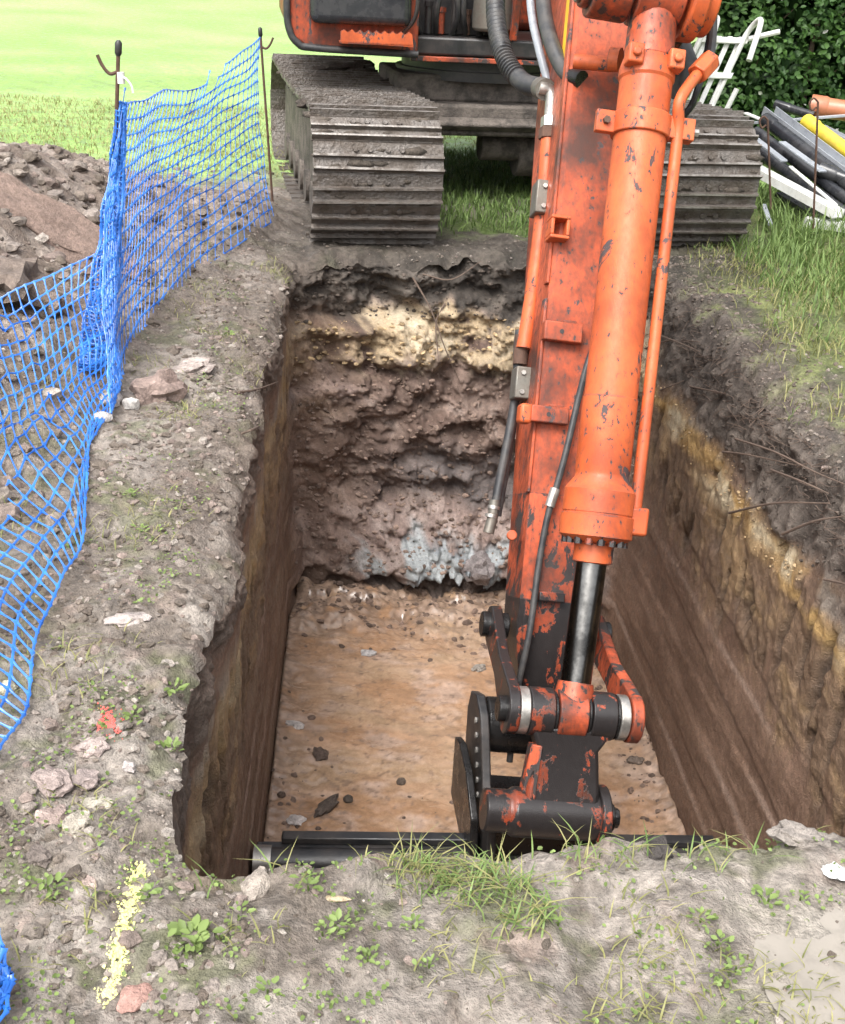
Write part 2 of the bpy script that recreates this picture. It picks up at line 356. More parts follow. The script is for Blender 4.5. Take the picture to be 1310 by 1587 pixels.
def ground_col(x, y, s):
    a = fbm(x*1.3, y*1.3, 11., 4); b = fbm(x*5.5, y*5.5, 12., 4); c = fbm(x*17, y*17, 13., 3); d = fbm(x*2.6, y*2.6, 14., 4)
    C = mix((.175, .145, .12), (.285, .25, .218), ss(-.45, .45, a+.5*b))
    C = mix(C, (.37, .33, .29), ss(.30, .75, d+.35*b)*.8)
    C = mix(C, (.105, .085, .068), ss(.12, .55, c+.5*b)*.75)
    C = mix(C, (.13, .14, .07), ss(.10, .55, fbm(x*4.2, y*4.2, 15., 4)+.4*c)*.62)
    C = mix(C, (.27, .20, .165), ss(.35, .8, fbm(x*7, y*7, 16., 3))*.6)
    # crumbly damp soil beside the left edge and on the right bank
    damp = ss(.30, .0, s)*ss(-.3, .4, x*0-.1+b+.45)*ss(2.3, 3.2, y)
    C = mix(C, (.135, .103, .082), damp*.7)
    rb = ss(.9, 1.3, x)*ss(2.2, 3.2, y); C = mix(C, mix((.075, .060, .050), (.16, .135, .115), ss(-.3, .6, c+b)), rb*.85)
    g = rb*ss(.02, .40, s+.22*b+.12*a); C = mix(C, mix((.10, .13, .035), (.20, .23, .075), ss(-.4, .5, b)), g*.8)
    # trampled ground in front of and below the machine
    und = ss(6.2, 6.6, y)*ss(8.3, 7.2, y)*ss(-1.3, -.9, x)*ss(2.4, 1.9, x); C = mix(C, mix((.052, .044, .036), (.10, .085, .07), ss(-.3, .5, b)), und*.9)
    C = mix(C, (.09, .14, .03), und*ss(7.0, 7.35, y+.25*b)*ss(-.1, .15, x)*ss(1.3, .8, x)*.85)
    pd = np.exp(-((x-.80)/.20)**4-((y-1.42)/.22)**4); C = mix(C, (.36, .325, .28), pd*.9)
    # spoil
    sp = np.clip(spoil_h(x, y)*7, 0, 1); C = mix(C, mix((.17, .13, .105), (.34, .285, .245), ss(-.35, .6, b+.6*c)), sp*.9)
    # meadow
    fld = ss(8.0, 9.0, y+.5*a+.25*b-.4*ss(-2.2, -1.0, x))*(1-.9*np.clip(spoil_h(x, y)*6, 0, 1)); fld = np.maximum(fld, ss(-5.5, -7, x)); fld = np.maximum(fld, ss(6, 8, x))
    G = mix((.27, .425, .115), (.345, .505, .165), ss(-.5, .5, fbm(x*.5, y*.5, 17., 4))); G = mix(G, (.40, .53, .21), ss(.2, .8, fbm(x*.16, y*.22, 18., 3))*.6)
    G = mix(G, (.13, .17, .05), ss(.2, .65, b+.4*c)*.6*ss(20, 9, y))
    return mix(C, G, fld)
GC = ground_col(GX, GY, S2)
def quads(nr, n):
    i = np.arange(nr-1)[:, None]*n; j = np.arange(n)[None]; j2 = (j+1) % n
    return np.stack([i+j, i+n+j, i+n+j2, i+j2], -1).reshape(-1, 4)
gv = np.stack([GX, GY, GZ], -1).reshape(-1, 3)
gq = quads(len(sr), NT)
ground = link('ground', npmesh('ground', gv, gq[:, ::-1], None, GC.reshape(-1, 3)), 'soil'); tag(ground, 'churned grey brown mud around the trench running out to the green field', None, None, 'structure')

# ---- walls
NV = 176
vv = np.linspace(0, 1, NV); D = vv[:, None]*DEPTH
gr = np.where(D < .42, .72*(D/.42)**.8, .72+.28*(D-.42)/(DEPTH-.42))
gl = (D/DEPTH)**1.1; gf = np.where(D < .5, .25*D/.5, .25+.75*(D-.5)/(DEPTH-.5))
wsum = WR+WL+WF+WN+1e-6
g = (gr*WR+gl*WL+gf*WF+gl*WN)/wsum
L0 = rl[None]*(1-g)+bl[None]*g
X0 = cen[None, :, 0]+dv[None, :, 0]*L0; Y0 = cen[None, :, 1]+dv[None, :, 1]*L0; Z0 = -D+0*X0
topz = GZ[0][None]*np.exp(-D/.12)
wr, wf, wl_ = WR/wsum+0*D, WF/wsum+0*D, WL/wsum+0*D
# side walls
al = Y0*.985+X0*.1
b1 = fbm(al*1.1, Z0*7+al*1.3, X0, 3); rip = fbm(al*9, Z0*2.2, 7.7, 4)
bxs = fbm(X0*2.2, Y0*2.2, Z0*2.2, 2); crumb = fbm(X0*7, Y0*7, Z0*7, 4); fine = fbm(X0*24, Y0*24, Z0*24, 3)
top = ss(.46, .30, D+.10*b1+wl_*.16)                     # topsoil
midz = ss(.30, .50, D+.08*b1)*ss(1.10, .78, D+.22*rip)
low = ss(.62, .95, D)
# straight scrape lines left by the bucket edge, running along the cut
scrape = 0*D; pale = 0*D
for (d0, slp, amp, wd_) in ((.72, .035, .012, .03), (.90, -.02, -.014, .012), (1.06, .02, .016, .05), (1.20, -.03, -.012, .010), (1.34, .025, .015, .012), (1.50, -.015, .018, .03), (1.66, .012, -.012, .012), (1.80, -.01, .014, .02)):
    e = D-d0-slp*(al-4.5)*1.6-.012*pn(al*1.3, d0*9, 3.); scrape = scrape+.6*amp*(ss(-wd_, wd_, e)-.5); pale = np.maximum(pale, np.exp(-(e/.014)**2)*ss(-.15, .35, pn(al*1.1, d0*31, 7.)))
gouge = ss(.16, .42, fbm(al*11, Z0*2.0+al*1.5, 61., 3))*midz
grain = pn(al*2.5, Z0*70, 9.)
side = top*(.022*crumb+.013*fine+.025*bxs)+midz*(.010*crumb-.040*gouge+.006*fine)+low*(scrape+.0015*grain+.002*fine)+.006*bxs*low
# end wall under the machine: broken ledges
def terr(x, st, sh): q = x/st; f = np.floor(q); r = q-f; return (f+np.clip((r-.5)*sh+.5, 0, 1))*st
bx = fbm(X0*3.2, Y0*3.2, Z0*3.0, 5); flake = terr(.30*fbm(X0*4.0, 2.2, Z0*5.6, 5), .06, 4)
wav = fbm(X0*2.3, 5.5, 3.3, 4)
DD = D+.10*wav
led_y = ss(.36, .42, DD)*ss(.66, .60, DD+.07*pn(X0*6, 1., 3.))
hollow = np.exp(-((D-1.32+.08*wav)/.16)**2)*ss(-.75, -.35, X0)
jag = .09*fbm(X0*5, 3., 3., 4)
lramp = np.clip((D+.06*wav-1.44)/.36, 0, 1); lend = ss(1.90, 1.855, D+jag)
led_b = ss(0, .25, lramp)*lend
flake2 = terr(.16*fbm(X0*6, 7.2, Z0*6, 4), .03, 6)
far = (.040*bx+flake*.40+.008*fine+.010*crumb)*(1-.75*led_b)+.05*led_y*(1+crumb*.6)-.06*hollow*(1-led_b)+.24*lramp*lend+.13*(1-lend)+led_b*(flake2*.6+.010*fine)+.05*np.exp(-((D-1.0)/.25)**2)-.05*top
DISP = (wr+wl_)*side*1.0+wf*far+(1-wr-wl_-wf)*.02*crumb
DISP = DISP*np.clip(D/.05, 0, 1)
X1 = X0-dv[None, :, 0]*DISP; Y1 = Y0-dv[None, :, 1]*DISP
Z1 = Z0+topz
# colours
c1 = fbm(X0*2.5, Y0*2.5, Z0*6, 4); c2 = fbm(al*1.5, Z0*12+al*1.5, 31., 4)
tops = mix((.055, .043, .035), (.125, .102, .085), ss(-.3, .6, crumb+.3*fine))
clay = mix((.150, .089, .060), (.215, .134, .093), ss(-.5, .5, .6*c2+.5*c1+.25*grain))
clay = mix(clay, (.30, .215, .17), pale*.75*low)
yel = mix((.40, .255, .10), (.50, .42, .29), ss(-.1, .7, c1+.5*pn(al*3, Z0*3, 2.)))
mid = mix((.165, .108, .068), (.30, .20, .105), ss(-.1, .6, c1+.3*rip))
SC = mix(clay, mid, midz*.85)
SC = mix(SC, (.07, .052, .042), gouge*.75)
yb = np.exp(-((D-.47+.07*b1)/.075)**2)*ss(-.45, .1, c1+.35*crumb+.15)
SC = mix(SC, yel, yb*(wr*.95+wl_*.5)/(wr+wl_+1e-6))
grey = np.exp(-((D-.36+.06*b1)/.055)**2)*ss(-.1, .5, crumb); SC = mix(SC, (.34, .32, .28), grey*.6)
SC = mix(SC, tops, top*(1-.25*wl_))
SC = mix(SC, (.20, .145, .10), wl_*(1-top)*ss(-.2, .7, c2)*.6)
SC = mix(SC, (.34, .235, .125), wl_*np.exp(-((D-.40+.05*b1)/.06)**2)*ss(-.2, .4, c1+.2)*.8)
ft = mix((.06, .05, .042), (.13, .11, .092), ss(-.3, .6, crumb))
fm = mix((.125, .083, .066), (.235, .168, .137), ss(-.4, .6, crumb+.5*c1)); fm = mix(fm, (.33, .26, .225), ss(.45, .75, crumb+.3*fine)*.6)
FC = mix(fm, ft, ss(.40, .28, DD+.10*crumb))
fy = mix((.44, .335, .21), (.56, .47, .34), ss(-.4, .5, c1)); FC = mix(FC, fy, ss(.30, .38, DD+.05*crumb)*ss(.70, .58, DD+.12*crumb)*ss(-.75, -.25, X0+.25*crumb)*ss(-.30, .10, crumb+.5*bx+.2)*.92)
FC = mix(FC, (.40, .30, .27), np.exp(-((DD-.80)/.045)**2)*ss(-.35, -.55, X0)*.9)
FC = mix(FC, (.13, .125, .128), ss(1.05, 1.25, DD)*ss(1.55, 1.40, DD)*ss(-.5, .1, X0)*.6)
FC = mix(FC, mix((.27, .20, .175), (.37, .295, .265), ss(-.4, .4, crumb)), led_b*.85)
FC = mix(FC, mix((.25, .285, .31), (.36, .39, .40), ss(-.4, .4, crumb)), ss(.45, .75, lramp+.25*crumb)*lend*ss(.0, .22, pn(X0*3.1+.4, 2., 8.)+.45*crumb+.24)*ss(-.62, -.35, X0)*.9)
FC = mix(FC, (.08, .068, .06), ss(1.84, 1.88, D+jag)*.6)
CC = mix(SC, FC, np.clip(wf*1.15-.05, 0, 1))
wv = np.stack([X1, Y1, Z1], -1); wv[0] = np.stack([GX[0], GY[0], GZ[0]], -1)
# ---- floor rings inwards
NFL = 82
q = np.linspace(0, 1, NFL)[:, None]
FX = wv[-1][None, :, 0]*(1-q)+cen[None, :, 0]*q; FY = wv[-1][None, :, 1]*(1-q)+cen[None, :, 1]*q
fd = bl[None]*q
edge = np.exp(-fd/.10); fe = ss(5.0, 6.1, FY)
fz = -DEPTH+.012*fbm(FX*2, FY*2, 1., 3)+.006*pn(FX*8, FY*14, 3.)+.004*pn(FX*30, FY*30, 3.)+edge*(.05+.03*fbm(FX*8, FY*8, 2., 3))*(1-.6*fe)
tal = ss(5.35, 6.35, FY+.25*fbm(FX*2.5, FY*2.5, 5., 3)); fz = fz+tal*(.04+.07*fbm(FX*5, FY*5, 3., 3)+.012*abs(pn(FX*16, FY*16, 3.)))*ss(.85, -.1, FX*.8)
fz = np.where(q == 0, -DEPTH+0*fz, fz)
n1 = fbm(FX*1.6, FY*3.2, 41., 4); n2 = fbm(FX*9, FY*9, 42., 4); n3 = fbm(FX*3.0, FY*5.5, 43., 5); n4 = fbm(FX*26, FY*26, 44., 3)
C = mix((.355, .21, .122), (.42, .28, .185), ss(-.4, .5, n1+.3*n3)); C = mix(C, (.45, .33, .265), ss(.05, .6, n3+.3*n2)*.65)
C = mix(C, (.33, .225, .135), ss(.2, .7, n1-.3*n3)*.45)
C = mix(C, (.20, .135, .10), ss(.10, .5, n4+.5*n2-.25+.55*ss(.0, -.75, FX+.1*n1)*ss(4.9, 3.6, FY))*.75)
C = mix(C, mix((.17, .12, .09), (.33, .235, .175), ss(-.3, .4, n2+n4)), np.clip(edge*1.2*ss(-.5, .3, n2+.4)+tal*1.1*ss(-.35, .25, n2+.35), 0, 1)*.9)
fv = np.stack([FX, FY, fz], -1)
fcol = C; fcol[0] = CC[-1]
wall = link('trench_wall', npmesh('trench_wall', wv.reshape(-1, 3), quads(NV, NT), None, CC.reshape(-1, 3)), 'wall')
tag(wall, 'cut trench sides with dark topsoil over yellow and brown clay', None, None, 'structure')
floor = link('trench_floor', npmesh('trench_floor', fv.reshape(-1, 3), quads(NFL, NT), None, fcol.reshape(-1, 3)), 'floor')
tag(floor, 'flat wet tan clay floor of the trench', None, None, 'structure')

def bvh_of(V, F): return BVHTree.FromPolygons([tuple(p) for p in V.tolist()], F.tolist())
keep = len(sr[sr < 14]); bg_t = bvh_of(gv[:keep*NT], gq[:(keep-1)*NT])
bf_t = bvh_of(fv.reshape(-1, 3), quads(NFL, NT)); bw_t = bvh_of(wv.reshape(-1, 3), quads(NV, NT))
def gz(x, y):
    h = bg_t.ray_cast(Vector((x, y, 5)), Vector((0, 0, -1)))
    return h[0].z if h[0] is not None else None
def fzz(x, y):
    h = bf_t.ray_cast(Vector((x, y, -.5)), Vector((0, 0, -1))); return h[0].z if h[0] is not None else -DEPTH
def hit(px, py, which=None):
    best = None
    for b in ((bg_t, bf_t, bw_t) if which is None else which):
        h = b.ray_cast(CAM, ray(px, py).normalized())
        if h[0] is not None and (best is None or h[3] < best[3]): best = h
    return best

# ================================================================== EXCAVATOR
YAW = R_(9.0)
Wv = Vector((math.cos(YAW), math.sin(YAW), 0)); Fv = Vector((math.sin(YAW), -math.cos(YAW), 0)); Zv = Vector((0, 0, 1))
exc = empty('excavator', (.29, 8.55, 0), 'orange tracked excavator with its long arm reaching down into the trench', 'excavator')
# ---------------- undercarriage: two tracks
TR, TL, PIT, NSH = .36, 3.05, .16, 0
per = 2*TL+2*math.pi*TR; NSH = int(round(per/PIT)); PIT = per/NSH
front_l = Vector((-.775, 6.92, 0))+Wv*.365          # left track idler centre on the ground plan
SW = .73
def track_path(s):
    """arc length -> (along, z, angle) ; along=0 at idler centre, positive to the rear"""
    s %= per
    if s < TL: return s, 2*TR-.035*math.sin(math.pi*s/TL), 0.0                       # top, front to rear
    s -= TL
    if s < math.pi*TR: a = s/TR; return TL+TR*math.sin(a), TR+TR*math.cos(a), a
    s -= math.pi*TR
    if s < TL: return TL-s, 0.0, math.pi
    s -= TL; a = math.pi+s/TR; return TR*math.sin(a), TR+TR*math.cos(a), a
def shoe_mesh():
    b = MB(); h = SW/2; p = PIT*.5
    x, y, z = Vector((1, 0, 0)), Vector((0, 1, 0)), Vector((0, 0, 1))
    b.cbox((0, 0, .006), x*h, y*(p-.002), z*.008)                       # plate
    me0 = b
    for yy, hh in ((-p+.018, .034), (p*.12, .026)):
        b.prism([(-h, yy-.011, .014), (-h, yy+.011, .014), (-h, yy+.006, .014+hh), (-h, yy-.006, .014+hh)], (2*h, 0, 0))
    for xx in (-.13, -.05, .05, .13):
        b.lathe((xx, p*.58, .012), (0, 0, 1), [(0, .016), (.016, .016)], 6)
    b.prism([(-h, p-.002, .014), (-h, p+.018, .0), (-h, p+.018, -.012), (-h, p-.002, -.002)], (2*h, 0, 0))
    me = bpy.data.meshes.new('track_shoe'); me.from_pydata([tuple(v) for v in b.v], [], b.f); finish(me, 30)
    me.materials.append(MT['shoe']); me.materials.append(MT['rib'])
    for pl in me.polygons:
        if pl.center.z > .034: pl.material_index = 1
    return me
SHOE = shoe_mesh()
TY = R_(11.5); Wv0, Fv0 = Wv, Fv; Wv = Vector((math.cos(TY), math.sin(TY), 0)); Fv = Vector((math.sin(TY), -math.cos(TY), 0))
def make_track(c, lab):
    root = MB()
    def P(a, z, w_=0): return c-Fv*a+Wv*w_+Zv*z
    # frame box is the part mesh; idler, sprocket, rollers, shoes are its pieces
    prof = [P(.1, .16, -.27), P(.2, .52, -.27), P(1.2, .60, -.27), P(TL-.05, .56, -.27), P(TL+.05, .14, -.27)]
    root.prism(prof, Wv*.54)
    t = root.build('track', 'muddy', exc, .02); t['label'] = lab
    b = MB(); b.lathe(P(0, TR, -.11), Wv, [(0, .10), (0, .30), (.03, .325), (.19, .325), (.22, .30), (.22, .1)], 32); b.lathe(P(0, TR, -.19), Wv, [(0, .07), (.38, .07)], 16)
    b.build('idler_wheel', 'muddy', t, .008)
    b = MB(); b.lathe(P(TL, TR, -.10), Wv, [(0, .10), (0, .29), (.2, .29), (.2, .1)], 32)
    for i in range(14):
        q = 2*math.pi*i/14; d = Zv*math.cos(q)+Fv*math.sin(q); e = Fv*math.cos(q)-Zv*math.sin(q); b.cbox(P(TL, TR)+d*.30, d*.03, e*.03, Wv*.03)
    b.build('drive_sprocket', 'muddy', t, .006)
    for i in range(6):
        b = MB(); b.lathe(P(.45+i*.43, .13, -.30), Wv, [(0, .05), (0, .10), (.05, .10), (.05, .075), (.55, .075), (.55, .10), (.60, .10), (.60, .05)], 20); b.build('track_roller', 'muddy', t)
    b = MB()
    for i in range(NSH):
        a, z, q = track_path(i*PIT); o = P(a, z); n = Zv*math.cos(q)-Fv*math.sin(q); tn = -Fv*math.cos(q)-Zv*math.sin(q)
        for sgn in (-1, 1): b.cbox(o-n*.05+Wv*(.075*sgn), tn*(PIT*.52), Wv*.018, n*.042)
    b.build('link_chain', 'muddy', t)
    for i in range(NSH):
        a, z, q = track_path(i*PIT+.05); n = Zv*math.cos(q)-Fv*math.sin(q); tn = -Fv*math.cos(q)-Zv*math.sin(q)
        M_ = Matrix((Wv, tn, n)).transposed().to_4x4()
        j = Vector((random.uniform(-.003, .003), 0, 0)); M_.translation = P(a, z)+n*.004+j-wl(exc)
        s = link('track_shoe', SHOE, None, t); s.matrix_basis = M_ @ Matrix.Rotation(random.uniform(-.012, .012), 4, 'Z')
    return t
ltrack = make_track(front_l+Zv*.012, 'mud caked steel track beside the blue fence')
rtrack = make_track(front_l+Wv*1.90+Zv*.012, 'darker muddy track partly hidden behind the arm')
def blob(c, r, seed, sub=2, squash=(1, 1, .7), amp=.35, fr=1.6):
    bm = bmesh.new(); bmesh.ops.create_icosphere(bm, subdivisions=sub, radius=1.0)
    V = np.array([v.co[:] for v in bm.verts]); F = np.array([[v.index for v in f.verts] for f in bm.faces]); bm.free()
    n = fbm(V[:, 0]*fr+seed*3.1, V[:, 1]*fr-seed*1.7, V[:, 2]*fr+seed, 3); st = np.round(n*5)/5
    V = V*(1+amp*(.5*n+.5*st))[:, None]*np.array(squash)*r
    return V+np.array(c), F
def stone_mesh(name, c, r, seed, colr, sub=2, squash=(1, 1, .7), amp=.35, fr=1.6, org=(0, 0, 0), spread=.25):
    V, F = blob(c, r, seed, sub, squash, amp, fr)
    nz = fbm(V[:, 0]*14+seed, V[:, 1]*14, V[:, 2]*14, 3)
    C = np.asarray(colr)[None]*(1+spread*nz[:, None])
    me = npmesh(name, V-np.array(org), None, F, np.clip(C, .01, 1)); me.set_sharp_from_angle(angle=R_(35)); return me
for i, (a, ww, r) in enumerate([(2.15, -.1, .07), (2.3, .05, .09), (2.45, .18, .10), (2.2, .25, .06), (2.75, .3, .08), (1.5, .33, .05), (2.6, -.2, .07), (.1, -.36, .05), (.2, .34, .045)]):
    c = front_l-Fv*a+Wv*ww+Zv*(2*TR+.02); link('mud_clump', stone_mesh('mud_clump', (c-wl(exc))[:], r, i+40, (.07, .055, .045), 2, (1.3, 1, .55), .5), 'clod', ltrack)
# mud packed between the grousers
for t_, fl in ((ltrack, front_l), (rtrack, front_l+Wv*1.90)):
    V_ = []; F_ = []; nb = 0
    for i in range(150):
        if i < 100: a, z, q = track_path(per-random.uniform(.02, 1.0)*math.pi*TR)
        else: a, z, q = track_path(random.uniform(.1, 2.6))
        n = Zv*math.cos(q)-Fv*math.sin(q); c = fl-Fv*a+Zv*(z+.012)+n*.014+Wv*random.uniform(-.34, .34)-wl(exc)
        V, F = blob((0, 0, 0), random.uniform(.012, .045), i+200, 1, (1.6, .55, .9), .5)
        tn = -Fv*math.cos(q)-Zv*math.sin(q); M3 = np.array([Wv[:], tn[:], n[:]]); V = V*np.array([1, 1, .45])
        V_.append(V @ M3+np.array(c[:])); F_.append(F+nb); nb += len(V)
    V_ = np.concatenate(V_); cm = np.array([(.10, .083, .068)])*(1+.3*fbm(V_[:, 0]*9, V_[:, 1]*9, V_[:, 2]*9, 2))[:, None]
    tag(link('caked_mud', npmesh('caked_mud', V_, None, np.concatenate(F_), cm), 'clod', t_), None, None, None, 'stuff')
# ---------------- car body between the tracks
mc = front_l+Wv*.95-Fv*1.55                          # slew centre on the plan
b = MB(); b.box(mc-Wv*.80+Fv*.62+Zv*.47, Wv*1.6, -Fv*1.3, Zv*.20); b.box(mc-Wv*.62+Fv*.45+Zv*.665, Wv*1.24, -Fv*.9, Zv*.17)
b.prism([mc-Wv*.80+Fv*.625+Zv*.50, mc-Wv*.80+Fv*.625+Zv*.60, mc-Wv*.6+Fv*.70+Zv*.55], Wv*1.5)
b.build('car_body', 'muddy', exc, .02)
b = MB(); b.lathe(mc+Zv*.80, Zv, [(0, .50), (0, .56), (.06, .56), (.06, .52), (.14, .52), (.14, .48)], 48); b.build('slew_ring', 'black', exc)
b = MB(); b.cyl(mc+Fv*.3+Wv*.25+Zv*.32, mc+Fv*.3+Wv*.55+Zv*.32, .15, 20); b.cyl(mc+Fv*.35-Wv*.02+Zv*.38, mc+Fv*.35+Wv*.3+Zv*.38, .10, 18); b.build('travel_motor', 'muddy', exc, .01)
# ---------------- upper structure
Wv, Fv = Wv0, Fv0
def HP(f, w_, z): return mc+Fv*f+Wv*w_+Zv*z           # f forward of the slew centre
hz = .965
b = MB(); b.box(HP(.66, -.52, hz), Wv*1.80, -Fv*3.0, Zv*.11); b.build('deck', 'black', exc, .015)
b = MB()                                             # rounded left front platform (tool box side)
prof = [(.0, .34), (-.0, .12), (.03, .045), (.10, .0), (.80, -.02), (.80, .34)]
b.prism([HP(.80, -1.32+p[0], hz+.035+p[1]) for p in prof], -Fv*2.6); pf = b.build('side_platform', 'housepaint', exc, .012)
b = MB(); b.tube(spline([HP(.815, -1.33, 1.62), HP(.815, -1.335, hz+.30), HP(.815, -1.325, hz+.14), HP(.815, -1.27, hz+.05), HP(.815, -1.15, hz+.025), HP(.815, -.52, hz+.012)], 6), .022, 10); b.build('edge_guard', 'rubber', pf)
b = MB(); b.box(HP(.93, -1.20, hz+.17), Wv*.62, -Fv*.5, Zv*.5); b.build('tool_box', 'blackp', exc, .05, seg=4)
b = MB(); b.tube(spline([HP(.90, -.62, 1.6), HP(.95, -.56, 1.35), HP(.93, -.56, 1.2), HP(.86, -.62, 1.1)], 6), .013, 8); b.build('grab_rail', 'black', exc)
b = MB()
pts = []
n_ = 9
for i in range(n_):
    x0 = -1.02+i*.445/n_; pts += [HP(1.0, x0, hz+.135), HP(1.0, x0+.02, hz+.15), HP(1.0, x0+.04, hz+.135)]
b.prism([HP(1.0, -1.02, hz+.075), HP(1.0, -.575, hz+.065)]+pts[::-1], -Fv*.008); b.box(HP(1.0, -1.02, hz+.07), Wv*.445, -Fv*.22, Zv*.008)
b.build('step_plate', 'cyl', exc)
b = MB(); b.box(HP(.70, -.55, hz-.035), Wv*1.1, -Fv*.05, Zv*.03); b.build('deck_edge', 'worn', exc, .004)
# boom foot bay: dark panels with orange valves and hoses
b = MB(); b.box(HP(.40, -.55, hz+.11), Wv*.62, -Fv*.9, Zv*.9); b.build('valve_bay', 'black', exc, .01)
for i in range(7):
    x0 = -.50+i*.085; b = MB(); h0 = random.uniform(.12, .3)
    b.cyl(HP(.47, x0, hz+.12), HP(.47, x0, hz+.12+h0), .022, 10); b.cyl(HP(.47, x0, hz+.12+h0), HP(.47, x0, hz+.15+h0), .03, 6); b.build('valve_block', ['worn', 'black', 'housepaint', 'black', 'rust', 'black', 'housepaint'][i], exc)
for i in range(6):
    x0 = -.48+i*.10; b = MB(); b.tube(spline([HP(.5, x0, 1.75), HP(.60, x0+random.uniform(-.05, .05), 1.4), HP(.58, x0+random.uniform(-.06, .06), 1.2), HP(.46, x0+.02, 1.08)], 6), .018, 8); b.build('hose', 'rubber', exc)
for s in (.08, .46):
    b = MB(); b.prism([HP(.75, s, hz+.11), HP(.85, s, 1.45), HP(.7, s, 1.75), HP(.2, s, 1.75), HP(-.1, s, hz+.11)], Wv*.04); b.build('boom_bracket', 'housepaint', exc, .006)
b = MB(); b.cyl(HP(.62, -.02, 1.12), HP(.62, -.02, 1.75), .13, 24); b.build('filter_canister', 'zinc', exc, .02)
# engine house, counterweight and cab (behind the arm and above the frame)
b = MB(); b.box(HP(-.55, -1.3, hz+.11), Wv*2.5, -Fv*1.4, Zv*1.0); b.build('engine_cover', 'housepaint', exc, .06, seg=3)
b = MB(); b.prism([HP(-1.95, -1.28, hz+.05), HP(-1.95, 1.22, hz+.05), HP(-2.35, .9, hz+.05), HP(-2.45, 0, hz+.05), HP(-2.35, -.96, hz+.05)], Zv*1.0); b.build('counterweight', 'black', exc, .05)
b = MB(); b.prism([HP(.72, .58, hz+.12), HP(.86, .58, hz+.7), HP(.62, .58, hz+1.85), HP(-.5, .58, hz+1.9), HP(-.55, .58, hz+.12)], Wv*.72); cab = b.build('cab', 'housepaint', exc, .05, seg=3)
mtg, tg, bgl = newmat('cab_glass'); bgl.inputs['Base Color'].default_value = (.02, .025, .03, 1); bgl.inputs['Roughness'].default_value = .05; MT['glass'] = mtg
b = MB(); b.prism([HP(.868, .66, hz+.72), HP(.868, 1.22, hz+.72), HP(.648, 1.22, hz+1.75), HP(.648, .66, hz+1.75)], Fv*.004); b.build('windscreen', 'glass', cab)
b = MB(); b.prism([HP(.6, .565, hz+.7), HP(.45, .565, hz+1.7), HP(-.4, .565, hz+1.7), HP(-.4, .565, hz+.7)], Wv*.006); b.build('side_window', 'glass', cab)

# ---------------- arm: local frame w (sideways), a (along, upwards), n (out of the front plate)
O_ = dep(803, 985, 4.42); T_ = dep(893, 0, 4.50)
Av = (T_-O_); LA = Av.length; Av = Av.normalized(); Wa = (Wv-Av*Wv.dot(Av)).normalized(); Na = Wa.cross(Av).normalized()
if Na.dot(CAM-O_) < 0: Na = -Na
def AP(w_, a, n): return O_+Wa*w_+Av*a+Na*n
def on_n(px, py, n): return onplane(px, py, AP(0, 0, n), Na)      # where a pixel's ray meets the sheet n = const
def on_w(px, py, w_): return onplane(px, py, AP(w_, 0, 0), Wa)
AWD = .325
def ring(a, n0, n1, w0=0.0, w1=AWD, c=.018):
    return [AP(w0+c, a, n0), AP(w1-c, a, n0), AP(w1, a, n0-c), AP(w1, a, n1+c), AP(w1-c, a, n1), AP(w0+c, a, n1), AP(w0, a, n1+c), AP(w0, a, n0-c)]
b = MB(); b.loft([ring(.55, -.002, -.34), ring(.9, 0, -.40), ring(1.6, 0, -.50), ring(2.2, 0, -.56), ring(2.75, .0, -.56), ring(3.1, -.1, -.46)])
b.build('arm', 'arm', exc)
b = MB(); b.loft([ring(-.36, -.13, -.27, .06, AWD-.06), ring(-.15, -.05, -.29, .03, AWD-.03), ring(.0, -.01, -.29), ring(.14, -.007, -.30)])
lo = b.build('arm_tip', 'greasy', exc)
b = MB(); b.loft([ring(.14, -.0065, -.30), ring(.55, -.002, -.34)]); b.build('arm_lower', 'worn', exc)
b = MB(); b.loft([ring(.02, .012, .0, -.004, AWD+.004, .004), ring(.30, .014, .0, -.004, AWD+.004, .004)]); 
b = MB()                                              # raised edge lip along the front left corner
for a0, a1 in ((.55, 1.30), (1.36, 2.5)):
    b.box(AP(-.012, a0, -.012), Wa*.012, Av*(a1-a0), -Na*.05)
b.build('side_strip', 'arm', exc, .003)
# welded lugs on the front plate
def lug(x0, x1, y0, y1, n, th=.045, mat='arm', hole=True):
    p0 = on_n(x0, y1, n); p1 = on_n(x1, y1, n); wd = (p1-p0).dot(Wa); h = (on_n(x0, y0, n)-p0).dot(Av)
    c0 = AP((p0-O_).dot(Wa), (p0-O_).dot(Av), 0)
    b = MB(); b.box(c0, Wa*wd, Av*h, Na*(n)); o = b.build('bracket', mat, exc, .005)
    if hole:
        c = p0+Wa*wd*.45+Av*h*.5; b = MB(); b.cyl(c-Na*.004, c+Na*.0015, .009, 12); b.build('bolt_hole', 'black', o)
    b = MB(); b.box(c0+Wa*wd*.5+Av*h, Wa*wd*.35, Av*h*.16, Na*n*.7); b.build('weld_tab', mat, o, .003)
lug(843, 903, 495, 525, .05); lug(823, 882, 626, 652, .05)
b = MB(); o0 = on_n(808, 655, .03)
b.box(AP((o0-O_).dot(Wa)-.01, (o0-O_).dot(Av), -.03), Wa*.05, Av*.075, Na*.075); b.build('hook_bracket', 'cyl', exc, .012)
